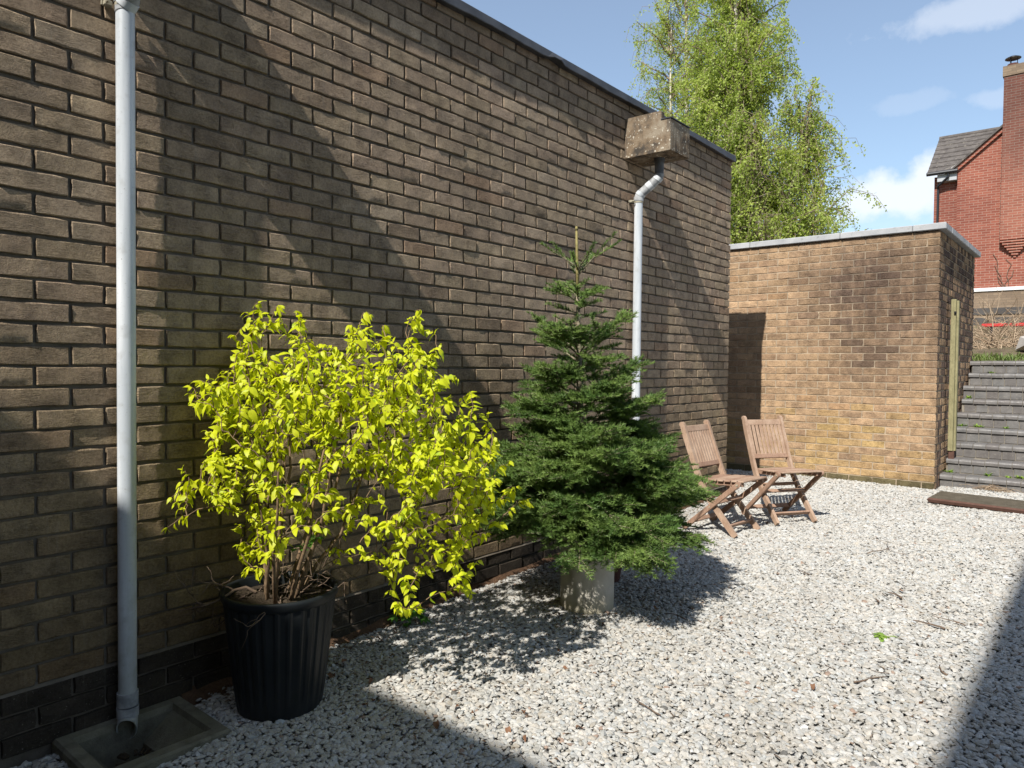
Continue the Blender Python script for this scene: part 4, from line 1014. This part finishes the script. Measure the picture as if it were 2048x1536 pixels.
# ------------------------------------------------------------------ red house beyond the bank
def house():
    Y = 26.0
    def A(px, py, dy=0.0): return at(px, py, Y+dy)
    xl = A(1866, 400)[0]; xw = A(1914, 400)[0]; xc = A(2003.5, 400)[0]; xr = xc+7.0
    ze = A(1914, 340)[2]; zbase = A(1960, 577)[2]
    e = empty('red_brick_house', (xw, Y, bank_z(Y)), label='red brick house with dark tiled roof and tall chimney at the right', cat='house')
    lo = -e.location; zt = A(2003, 262)[2]
    # wing: gable wall rising to the right behind the chimney breast
    sl = (zt-ze)/(xc-xw); xa = xc+1.2; za = ze+sl*(xa-xw)
    q = MB(); V = [(xw, Y, zbase), (xr, Y, zbase), (xr, Y, ze), (xa, Y, za), (xw, Y, ze)]; n = 5
    q.add(V+[(v[0], v[1]+4.0, v[2]) for v in V], [tuple(range(n)), tuple(range(n, 2*n))[::-1]]+[(k, n+k, n+(k+1) % n, (k+1) % n) for k in range(n)]); q.build('gable_wall', M['red_brick'], e, loc=lo)
    # main range behind, its eaves towards us
    q = MB(); q.box((xl, Y+.16, zbase), (xw+.5, Y+5, ze-.10)); q.build('side_wall', M['red_brick'], e, loc=lo)
    ridge_l = A(1871.5, 279, 1.75); ridge_y = Y+1.75; zr = ridge_l[2]
    eav_l = A(1856, 347, -.12); zE = eav_l[2]; rows = 8
    rf = MB(); x0, x1 = eav_l[0], xc+.6; ya = Y-.12
    rf.add([(x0, ya, zE-.02), (xw+.02, ya, zE-.02), (xw+.02, Y+.01, zE-.02+.13*(zr-zE)/1.87), (x1, Y+.01, zE-.02+.13*(zr-zE)/1.87), (x1, ridge_y, zr-.03), (x0, ridge_y, zr-.03), (x0, ridge_y+1.75, zE-.02), (x1, ridge_y+1.75, zE-.02)], [(0,1,2,3,4,5),(5,4,7,6)])
    rf = rf.build('roof', M['tile'], e, loc=lo)
    for i in range(rows):
        f0, f1 = i/rows, (i+1.12)/rows; th = .030
        x1 = xw+.02 if i == 0 else xc+.6
        p0 = np.array((0, ya+(ridge_y-ya)*f0, zE+(zr-zE)*f0)); p1 = np.array((0, ya+(ridge_y-ya)*min(f1, 1), zE+(zr-zE)*min(f1, 1)))
        q = MB(); q.add([(x0-.02, p0[1], p0[2]), (x1, p0[1], p0[2]), (x1, p0[1]-.01, p0[2]+th), (x0-.02, p0[1]-.01, p0[2]+th), (x1, p1[1], p1[2]+.004), (x0-.02, p1[1], p1[2]+.004)], [(0,1,2,3),(3,2,4,5),(0,3,5)])
        q.build('tile_course', M['tile'], rf)
    q = MB(); q.tube([(x0-.02, ridge_y, zr-.02), (x1, ridge_y, zr-.02)], .085, 10); q.build('ridge', M['tile'], rf)
    # verge of the wing
    d = np.array((xa-xw, 0, za-ze)); d /= np.linalg.norm(d); up = np.array((-d[2], 0, d[0]))
    a = np.array((xw, Y-.06, ze)); b = np.array((xa, Y-.06, za))
    q = MB(); q.bar(a-d*.15+up*.10, b+up*.10, .055, .20, up, .004); q.build('verge', M['tile'], e, loc=lo)
    q = MB(); q.bar(a-d*.02+up*.02, b+up*.02, .10, .06, up, .0); q.build('verge_brick', M['red_brick'], e, loc=lo)
    q = MB(); q.add([(xw-.26, Y-.075, ze+.0), (xw+.04, Y-.075, ze+.02), (xw+.06, Y-.075, ze+.24)], [(0,1,2)]); q.add([(xw-.26, Y-.05, ze+.0), (xw+.04, Y-.05, ze+.02), (xw+.06, Y-.05, ze+.24)], [(2,1,0)]); q.build('bargeboard', M['white'], e, loc=lo)
    # boxed eaves, gutter, downpipe
    q = MB(); q.box((xl+.12, Y-.10, zE-.30), (xw-.01, Y+.155, zE-.09)); q.build('soffit', M['soffit'], e, loc=lo)
    q = MB(); q.tube([(x0-.03, Y-.17, zE-.045), (xw+.02, Y-.17, zE-.045)], .058, 10); q.build('gutter', M['gutter'], e, loc=lo)
    q = MB(); xp = A(1875, 400)[0]; q.tube([(xp+.3, Y-.15, zE-.07), (xp+.3, Y-.15, zE-.20), (xp, Y-.0, zE-.42), (xp, Y+.08, zE-.50), (xp, Y+.08, zbase)], .036, 8); q.build('downpipe', M['gutter'], e, loc=lo)
    # chimney breast on corbels, stack, cap and cowl
    ch = MB(); ztop = A(2004, 140)[2]; zcap = A(2003, 160)[2]; zco = A(2003, 478)[2]; cw = 1.02; pr = .24
    ch.box((xc, Y-pr, zco), (xc+cw+.25, Y-.001, zcap)); st = ch.build('chimney', M['brown_brick'], e, loc=lo)
    q = MB(); q.box((xc-.03, Y-pr-.03, zcap+.001), (xc+cw+.28, Y+.4, ztop-.0)); q.build('cap', M['buff_brick'], st)
    q = MB(); q.box((xc, Y-.001+.002, za-.6), (xc+cw+.25, Y+.38, zcap-.002)); q.build('stack', M['brown_brick'], st)
    xp = A(2026, 130)[0]; q = MB(); q.tube([(xp, Y, ztop-.02), (xp, Y, ztop+.10)], [.16, .14], 16); q.build('pot', M['terra'], st)
    q = MB()
    for k in range(3): q.tube([(xp+.11*math.cos(k*2.1), Y+.11*math.sin(k*2.1), ztop+.09), (xp+.11*math.cos(k*2.1), Y+.11*math.sin(k*2.1), ztop+.27)], .012, 6)
    q.lathe([(.001,.33),(.10,.325),(.20,.275),(.205,.262),(.10,.285),(.001,.29)], (xp, Y, ztop), 24); q.build('cowl', M['gutter'], st)
    rowh = .075; mid = A(2030, 500)[0]
    for i in range(8):
        f = i/8; w0 = (xc-mid)*(1-f*1.02)
        if i < 2: w0 = xc-mid
        if i >= 2: w0 = (xc-mid)*(1-(i-1)/6.6)
        z1 = zco-i*rowh; p = pr*(1-i/8.5)
        if abs(w0) < .03: break
        q = MB(); q.box((mid+w0, Y-p, z1-rowh+.010), (mid-w0*1.0, Y-.001, z1-.001), .004); q.build('corbel_course', M['red_brick'], st)
    # plinth: white string course over buff brick over dark stained base
    q = MB(); q.box((xl-.1, Y-.10, zbase-.10), (xr, Y+3, zbase+.0)); q.build('string_course', M['white'], e, loc=lo)
    z2 = A(1960, 617)[2]; q = MB(); q.box((xl-.05, Y-.06, z2), (xr-.01, Y+2.9, zbase-.102)); q.build('plinth', M['buff_brick'], e, loc=lo)
    z3 = A(1960, 630)[2]; q = MB(); q.box((xl-.05, Y-.10, z3), (xr-.01, Y+2.9, z2-.002)); q.build('stained_band', M['dark_render'], e, loc=lo)
    z4 = A(1960, 636)[2]; q = MB(); q.box((xl-.05, Y-.07, z4), (xr-.01, Y+2.9, z3-.002)); q.build('plinth', M['buff_brick'], e, loc=lo)
    q = MB(); q.box((xl-.05, Y-.12, bank_z(Y)-.5), (xr-.01, Y+2.9, z4-.002)); q.build('footing', M['dark_render'], e, loc=lo)
    # bare climber on the wall
    q = MB(); p = A(2013, 575, -.03); r = np.random.default_rng(5)
    for k in range(5):
        pts = [p+np.array((r.normal()*.1, 0, 0))]
        for i in range(6): pts.append(pts[-1]+np.array((r.normal()*.09, 0, .17)))
        q.tube(pts[:3+k], .008, 4, cap=False)
    q.build('bare_climber', M['twig'], e, loc=lo)
house()

# ------------------------------------------------------------------ birches behind the long wall
def birch(px, Y, ztop, boxes, nleaf, label, seed, stems=1, lean=0.0, leafsz=.055):
    """boxes: crown outline as (height, left, right) half widths about the trunk"""
    b = at(px, 480, Y); z0 = .3
    e = empty('birch_tree', (b[0], Y, z0), label=label, cat='tree', group='birches behind the long wall')
    lo = np.array(e.location); r = np.random.default_rng(seed)
    hs = [q[0] for q in boxes]
    def wid(z, s): return np.interp(z, hs, [q[1] if s < 0 else q[2] for q in boxes])
    tr = []
    for k in range(stems):
        off = np.array((r.normal()*.5*(k > 0), r.normal()*.4*(k > 0), 0)); top = ztop*(1 if k == 0 else r.uniform(.8, .95))
        pts = [np.array((b[0], Y, z0))+off*f*1.2+np.array((lean*f+.10*math.sin(f*5+k), .1*math.cos(f*4+k), (top-z0)*f)) for f in np.linspace(0, 1, 12)]
        q = MB(); q.tube([p-lo for p in pts], list(np.linspace(.15 if k == 0 else .085, .018, 12)), 9); t = q.build('trunk', M['birch'], e, True); tr.append(pts)
    lim = MB(); V = []; twigs = []
    nb = 170
    for i in range(nb):
        pts = tr[int(r.integers(len(tr)))]; f = r.uniform(.16, .97)**.9; j = f*11; i0 = min(int(j), 10); p = pts[i0]*(1-(j-i0))+pts[i0+1]*(j-i0)
        an = r.uniform(0, 2*math.pi); hd = np.array((math.cos(an), math.sin(an), 0)); sx = hd@svec
        zt = p[2]+r.uniform(.4, 1.3); L = wid(zt, sx)*r.uniform(.25, 1.0)*(.55+.45*abs(sx))
        t = p+hd*L+np.array((0,0,zt-p[2])); mid = (p+t)/2+np.array((0,0,.12*L))
        cur = [p*(1-g)**2+2*mid*g*(1-g)+t*g*g+r.normal(0, .03, 3)*(0 < g < 1) for g in np.linspace(0, 1, 6)]
        lim.tube([c-lo for c in cur], list(np.linspace(.032, .007, 6)), 5, cap=False)
        for c0, c1 in zip(cur[1:-1], cur[2:]):                    # hanging shoots
            for _ in range(3):
                g = r.random(); q0 = c0*(1-g)+c1*g; d = np.array((r.normal()*.55, r.normal()*.55, r.uniform(-.9, .35))); l = r.uniform(.35, .95)
                q1 = q0+d*l*.6; q2 = q1+np.array((d[0]*.25, d[1]*.25, -.5))*l
                twigs.append((q0, q1, q2)); lim.tube([q0-lo, q1-lo, q2-lo], [.007,.005,.003], 3, cap=False)
    lim.build('limbs', M['birch_twig'], e, True)
    n = nleaf; k = r.integers(len(twigs), size=n); T = np.array(twigs)[k]; g = r.random(n)[:, None]
    c = T[:, 0]*(1-g)**2+2*T[:, 1]*g*(1-g)+T[:, 2]*g*g+r.normal(0, .055, (n, 3))
    far_ = np.min([np.abs((c-p)@svec)+3*(np.abs(c[:, 2]-p[2]) > .7) for t_ in tr[:2] for p in t_], axis=0) > .09; c = c[far_ | (r.random(n) < .35)]; n = len(c)
    a = r.normal(size=(n, 3)); a /= np.linalg.norm(a, axis=1)[:, None]; bvec = np.cross(a, r.normal(size=(n, 3))); bvec /= np.linalg.norm(bvec, axis=1)[:, None]
    sz = leafsz*r.uniform(.6, 1.2, n)[:, None]
    V = np.stack([c-a*sz*.6, c-bvec*sz*.36, c+a*sz*.6, c+bvec*sz*.36], 1).reshape(-1, 3)-lo
    obj('crown', V, np.arange(len(V)).reshape(-1, 4), M['birch_leaf'], e, kind='stuff')
BXZ = lambda py, Y: at(1469, py, Y)[2]
birch(1472, 17.5, 12.6, [(1.0,1.6,2.4),(4.0,2.1,2.9),(5.2,2.2,2.9),(6.2,2.1,2.5),(7.6,2.0,2.1),(9.5,1.6,1.6),(11.5,1.1,1.1),(13,.4,.4)], 120000, 'tall birch in fresh leaf, the right-hand fuller one behind the wall', 41, stems=2, leafsz=.058)
birch(1375, 18.5, 12.0, [(1.0,1.8,1.6),(5.0,2.7,2.0),(7.0,3.0,2.0),(8.6,2.5,1.8),(10,1.9,1.5),(12,.9,.6)], 66000, 'thinner birch with pale stems, left of the fuller birch', 43, stems=3, leafsz=.054)
birch(1610, 18.0, 7.4, [(1.0,1.9,1.7),(3.5,2.1,1.9),(5.0,1.9,1.7),(6.5,1.4,1.2),(7.8,.6,.5)], 72000, 'lowest birch, at the right edge of the group', 47, stems=2, leafsz=.057)

# ------------------------------------------------------------------ weeds, grass, brush
def blade_plant(name, loc, n, L, wd, rise, label, cat, mat, seed, lobes=False, group=None):
    e = empty(name, loc, label=label, cat=cat, group=group); r = np.random.default_rng(seed); V = []; Fc = []
    def strip(p, d, L, wd, sag):
        b = len(V); sd_ = np.cross(d, (0,0,1)); sd_ /= max(np.linalg.norm(sd_), .05); st = (0,.3,.65,1); ws = (.35,1,.8,.05)
        for f, w_ in zip(st, ws):
            c = p+d*L*f+np.array((0,0,-sag*L*f*f)); V.append(c-sd_*wd*w_/2+(0,0,.15*wd*w_)); V.append(c+sd_*wd*w_/2+(0,0,.15*wd*w_))
        for i in range(3): Fc.append((b+2*i, b+2*i+1, b+2*i+3, b+2*i+2))
        return p+d*L+np.array((0,0,-sag*L))
    for i in range(n):
        an = r.uniform(0, 2*math.pi); d = np.array((math.cos(an), math.sin(an), rise*r.uniform(.3, 1.3))); d /= np.linalg.norm(d); l = L*r.uniform(.5, 1.1)
        p = np.array((r.normal()*.012, r.normal()*.012, .0))
        if lobes:
            t = strip(p, d, l*.8, wd*.18, .2)
            for k in range(5):
                a2 = an+(k-2)*.62; d2 = np.array((math.cos(a2), math.sin(a2), .1+r.normal()*.15)); strip(t, d2/np.linalg.norm(d2), l*.42*(1-.12*abs(k-2)), wd, .3)
        else: strip(p, d, l, wd, .35)
    obj('leaves', V, Fc, mat, e, True)
    return e
p = on_ground(1764, 1276); blade_plant('weed', (p[0], p[1], gz(p[1])+.004), 22, .060, .020, .45, 'small bright green weed rosette alone on the open gravel', 'weed', M['weed_light'], 1)
p = on_ground(812, 1240); blade_plant('weed', (max(p[0], .07), p[1], gz(p[1])), 26, .115, .024, .9, 'leafy green weed at the wall foot below the golden shrub', 'weed', M['weed'], 2, True)
for i, (px, py, sp) in enumerate(((602, 1085, .06), (625, 1068, .0), (590, 965, .05))):
    q = bush_point(px, py, -.05 if i < 2 else .0); blade_plant('weed', tuple(q-np.array((0,0,.02))), 9, .050, .016, .5, ('green lobed weed low among the shrub stems nearer the pot centre', 'green lobed weed among the shrub stems, right of its twin', 'small clump of darker green leaves inside the shrub')[i], 'weed', M['weed'], 10+i, True)
st_y = lambda i: 8.345+i*.222; st_z = lambda i: .150+(i+1)*.1455
for i, (px, stp, n, L, lab) in enumerate(((1888, 0, 12, .055, 'weed in the corner of the first step against the block'), (1977, 0, 14, .050, 'weed in the middle of the lowest tread'), (2020, 0, 9, .035, 'thin pale weed on the lowest tread, right of the middle one'), (2044, 0, 14, .060, 'weed on the lowest tread at the picture edge'), (1924, 3, 14, .055, 'weed at the left end of the fourth tread'), (1957, 3, 14, .060, 'weed left of centre on the fourth tread'), (2014, 3, 9, .045, 'sparse weed right of centre on the fourth tread'), (1930, 5, 14, .060, 'weed tucked in the left end of the sixth tread'), (1981, 7, 10, .05, 'weed in the upper steps, on the eighth tread'))):
    y = st_y(stp+1)-.02; d = (px-1024)/F_PX*RGT+fwd*1.0; d = (px-1024)/F_PX*RGT-(850-768)/F_PX*UP+fwd; x = CAM[0]+d[0]*(y/d[1])
    blade_plant('weed', (max(x, 1.60), y, st_z(stp)+.001), int(n*1.7), L*1.35, .014, 1.0, lab, 'weed', M['weed_light'], 30+i)
def grass(x0, x1, y0, y1, n, L, label, seed):
    r = np.random.default_rng(seed); x = r.uniform(x0, x1, n); y = r.uniform(y0, y1, n); z = 1.455+.082*(y-10.4)-.02
    a = r.uniform(0, 6.28, n); l = L*r.uniform(.4, 1.1, n); ln = r.uniform(.1, .8, n); wv = .006
    B = np.stack([x, y, z], 1); d = np.stack([np.cos(a)*ln, np.sin(a)*ln, np.ones(n)], 1); d /= np.linalg.norm(d, axis=1)[:, None]; s_ = np.stack([-np.sin(a), np.cos(a), 0*a], 1)*wv
    m1 = B+d*l[:, None]*.55; t = B+d*l[:, None]+np.stack([np.cos(a)*ln*l*.5, np.sin(a)*ln*l*.5, -l*.18], 1)
    V = np.stack([B-s_, B+s_, m1+s_*.8, m1-s_*.8, t], 1).reshape(-1, 3); b = 5*np.arange(n)[:, None]
    Fc = np.concatenate([b+np.array([[0,1,2,3]]), b+np.array([[3,2,4,4]])]); F2 = [tuple(q) if q[2] != q[3] else tuple(q[:3]) for q in Fc.tolist()]
    tag(obj('grass', V, F2, M['grass'], None, True), label, 'grass', kind='stuff')
grass(1.2, 3.4, 10.38, 11.3, 1500, .12, 'short rough grass along the top of the steps', 3)
def brush(loc, n, L, label, seed, spread=1.0, green=0):
    e = empty('dead_brush', loc, label=label, cat='brush', group='dead brush on the bank'); r = np.random.default_rng(seed); q = MB()
    for i in range(n):
        p = np.array((r.normal()*.35*spread, r.normal()*.25, 0.0)); d = np.array((r.normal()*.8, r.normal()*.4, abs(r.normal()*.7)+.25)); l = L*r.uniform(.4, 1.15); pts = [p]
        for k in range(5):
            d = d+np.array((r.normal()*.25, r.normal()*.2, -.16)); d /= np.linalg.norm(d); pts.append(pts[-1]+d*l/5)
        q.tube(pts, list(np.linspace(.009, .003, 6)), 4, cap=False)
        for k in (2, 3, 4):
            d2 = d+r.normal(0, .7, 3); d2 /= np.linalg.norm(d2); q.tube([pts[k], pts[k]+d2*l*.25], [.004, .002], 3, cap=False)
    q.build('stems', M['straw'], e, True)
M['straw'] = bark('bleached_stem', (.20,.13,.08), (.44,.34,.23), 12)
for i, (px, Y, n, L, lab) in enumerate(((1975, 13.2, 70, .75, 'tangle of bleached dead stems above the steps, nearest the block'), (2010, 14.0, 60, .8, 'tangle of bleached dead stems in the middle of the bank'), (2050, 13.4, 60, .8, 'tangle of bleached dead stems at the picture edge'), (1990, 17.0, 110, 1.0, 'farther dead brush below the house wall'))):
    x = at(px, 690, Y)[0]; brush((x, Y, bank_z(Y)-.05), n, L, lab, 60+i)
def straw_heap():
    p = on_ground(1985, 982); e = empty('straw_heap', (p[0], p[1], gz(p[1])), label='small heap of dry grass at the foot of the steps', cat='dry grass'); r = np.random.default_rng(4); q = MB()
    for i in range(60):
        a = r.normal()*.5; c = np.array((r.normal()*.07, r.normal()*.02, abs(r.normal())*.018)); d = np.array((math.cos(a), math.sin(a), r.normal()*.15))*.07; q.tube([c-d, c+np.array((0,0,.012)), c+d], .0016, 3, cap=False)
    q.build('stalks', M['straw'], e)
straw_heap()
x = at(2030, 645, 15.6); e = empty('plastic_barrier', (x[0]+.25, 15.6, bank_z(15.6)), label='red plastic barrier lying below the house wall', cat='barrier')
q = MB(); z = x[2]-bank_z(15.6)
for k in range(3): q.box((-.75+k*.42, -.03, z-.07), (-.75+k*.42+.40, .03, z-.01), .010)
q.build('panel', M['red'], e)
q = MB()
for xx in (-.62, .1): q.box((xx, -.025, -.1), (xx+.05, .025, z-.072), .004)
q.build('leg', M['gutter'], e)
p = at(2043, 688, 12.4); e = empty('pale_boulder', (p[0]+.36, 12.4, bank_z(12.4)), label='large pale stone on the bank at the right edge', cat='stone')
V0, F0 = ico(); r = np.random.default_rng(2); V = V0*np.array((.46,.35,.17))*(1+r.normal(0, .10, (12, 1)))+(0,0,.12); obj('stone', V, [tuple(f) for f in F0], M['pale_stone'], e)
p = at(1954, 690, 12.0); e = empty('leaning_plank', (p[0]-.05, 11.6, bank_z(11.6)), label='old olive plank leaning behind the block above the steps', cat='plank')
q = MB(); q.bar((-.05, 0, -.05), (-.22, .1, .62), .16, .03, (1,0,0), .004); q.build('plank', M['post'], e)

# ------------------------------------------------------------------ litter on the gravel
def twig_at(px, py, L, ang, rad, label, group, seed):
    r = np.random.default_rng(seed); p = on_ground(px, py); z = gz(p[1])+.013
    e = empty('twig', (p[0], p[1], z), ang, label, 'twig', group); q = MB(); pts = [np.array((-L/2, 0, 0.0))]; a = r.normal()*.15
    n = 6
    for i in range(n): a += r.normal()*.22; pts.append(pts[-1]+np.array((math.cos(a), math.sin(a), r.normal()*.06))*L/n); pts[-1][2] = max(min(pts[-1][2], .008), -.002)
    q.tube(pts, list(np.linspace(rad, rad*.5, n+1)), 5)
    if L > .1:
        b = pts[3]; q.tube([b, b+np.array((L*.16, L*.12*r.choice((-1,1)), .004))], [rad*.6, rad*.35], 4)
    q.build('stick', M['twig'], e, True)
BIG = [(1860, 1253, .15, 2.75, .0055, 'thick straight twig on the gravel right of the weed rosette'), (1786, 1195, .10, 2.75, .0060, 'short thick twig on the gravel up from the weed rosette'), (1795, 1110, .42, .75, .0035, 'long wavy twig on the gravel between the chairs and the board'), (1870, 1345, .12, 2.6, .0045, 'dark twig on the gravel close to the right-hand shadow'), (1745, 1368, .17, .85, .0040, 'reddish twig on the gravel below the weed rosette'), (1905, 1245, .16, 2.5, .0030, 'thin bent twig right of the thick straight one'), (1605, 1148, .12, 2.7, .0035, 'twig on the gravel in front of the farther chair'), (1755, 1205, .05, 1.9, .0060, 'stubby broken twig above the weed rosette'), (1360, 1235, .12, 2.5, .0035, 'twig at the edge of the fir shadow'), (1300, 1418, .16, 2.6, .0030, 'fine dark twig in the lower middle of the gravel')]
for i, t in enumerate(BIG): twig_at(t[0], t[1], t[2], t[3], t[4], t[5], 'twigs lying on the gravel', 100+i)
r = np.random.default_rng(77); k = 0
while k < 36:
    px, py = r.uniform(900, 2040), r.uniform(1050, 1530)
    g = on_ground(px, py)
    if g[0] < .2 or (g[0]-TUBE[0])**2+(g[1]-TUBE[1])**2 < .05: continue
    twig_at(px, py, r.uniform(.03, .10), r.uniform(0, 6.28), r.uniform(.0014, .0026), 'tiny loose twig scrap scattered on the gravel', 'twig scraps on the gravel', 200+k); k += 1
dl = []
for i in range(3):
    q = MB(); rr = np.random.default_rng(i); V, Fc = leaf_mesh(.042, .026, .2+.3*i, .5, i); q.add(V+np.stack([0*V[:,0], 0*V[:,0], .006*np.sin(V[:,0]*160)], 1), Fc); dl.append(mesh_data('dead_leaf', q.V, q.F, M['deadleaf'], True))
k = 0
while k < 26:
    if k < 18: px, py = r.uniform(470, 1180), r.uniform(1230, 1480)
    else: px, py = r.uniform(1100, 2000), r.uniform(1100, 1500)
    g = on_ground(px, py)
    if g[0] < .06 or (g[0]-POT[0])**2+(g[1]-POT[1])**2 < .04 or (g[0] < .42 and g[1] < 1.4) or (g[0]-TUBE[0])**2+(g[1]-TUBE[1])**2 < .03: continue
    o = bpy.data.objects.new('dead_leaf', dl[k % 3]); COL.objects.link(o); o.location = (g[0], g[1], gz(g[1])+.014); o.rotation_euler = (r.normal()*.35, r.normal()*.35, r.uniform(0, 6.28)); sc_ = r.uniform(.5, 1.0); o.scale = (sc_,)*3
    tag(o, 'curled brown dead leaf lying loose on the gravel', 'leaf', 'dead leaves on the gravel'); k += 1

# fine plant litter: needles, husks and bits of leaf blown under the shrub, the fir and along the wall
def litter():
    r = np.random.default_rng(15); n = 2600
    k = r.random(n); x = np.where(k < .45, np.abs(r.normal(0, .10, n))+.03, np.where(k < .75, .55+r.normal(0, .35, n), r.uniform(.3, 2.9, n)))
    y = np.where(k < .45, r.uniform(1.4, 6.6, n), np.where(k < .75, r.uniform(1.7, 4.0, n), r.uniform(1.6, 7.6, n)))
    ok = (x > .02) & ((x-POT[0])**2+(y-POT[1])**2 > .18**2) & ((x-TUBE[0])**2+(y-TUBE[1])**2 > .16**2) & ~((x < .42) & (y < 1.38)); x = x[ok]; y = y[ok]; n = len(x)
    z = .03*(y-2.3)+r.uniform(.004, .011, n); a = r.uniform(0, 6.28, n); L = r.uniform(.004, .016, n); W_ = r.uniform(.0008, .0035, n)
    d = np.stack([np.cos(a)*L, np.sin(a)*L, r.normal(0, .25, n)*L], 1); s_ = np.stack([-np.sin(a)*W_, np.cos(a)*W_, r.normal(0, .5, n)*W_], 1); c = np.stack([x, y, z], 1); u = np.array((0,0,.0022))
    V = np.stack([c-d, c-s_+u, c+d, c+s_+u, c-u], 1).reshape(-1, 3); b = 5*np.arange(n)[:, None]
    Fc = np.concatenate([b+np.array([[0,1,3]]), b+np.array([[1,2,3]]), b+np.array([[0,4,1]]), b+np.array([[0,3,4]]), b+np.array([[1,4,2]]), b+np.array([[4,3,2]])])
    tag(obj('plant_litter', V, Fc, M['litter']), 'fine brown plant litter strewn on the gravel along the wall', 'litter', kind='stuff')
M['litter'] = bark('plant_litter', (.05,.033,.022), (.20,.13,.08), 60)
litter()
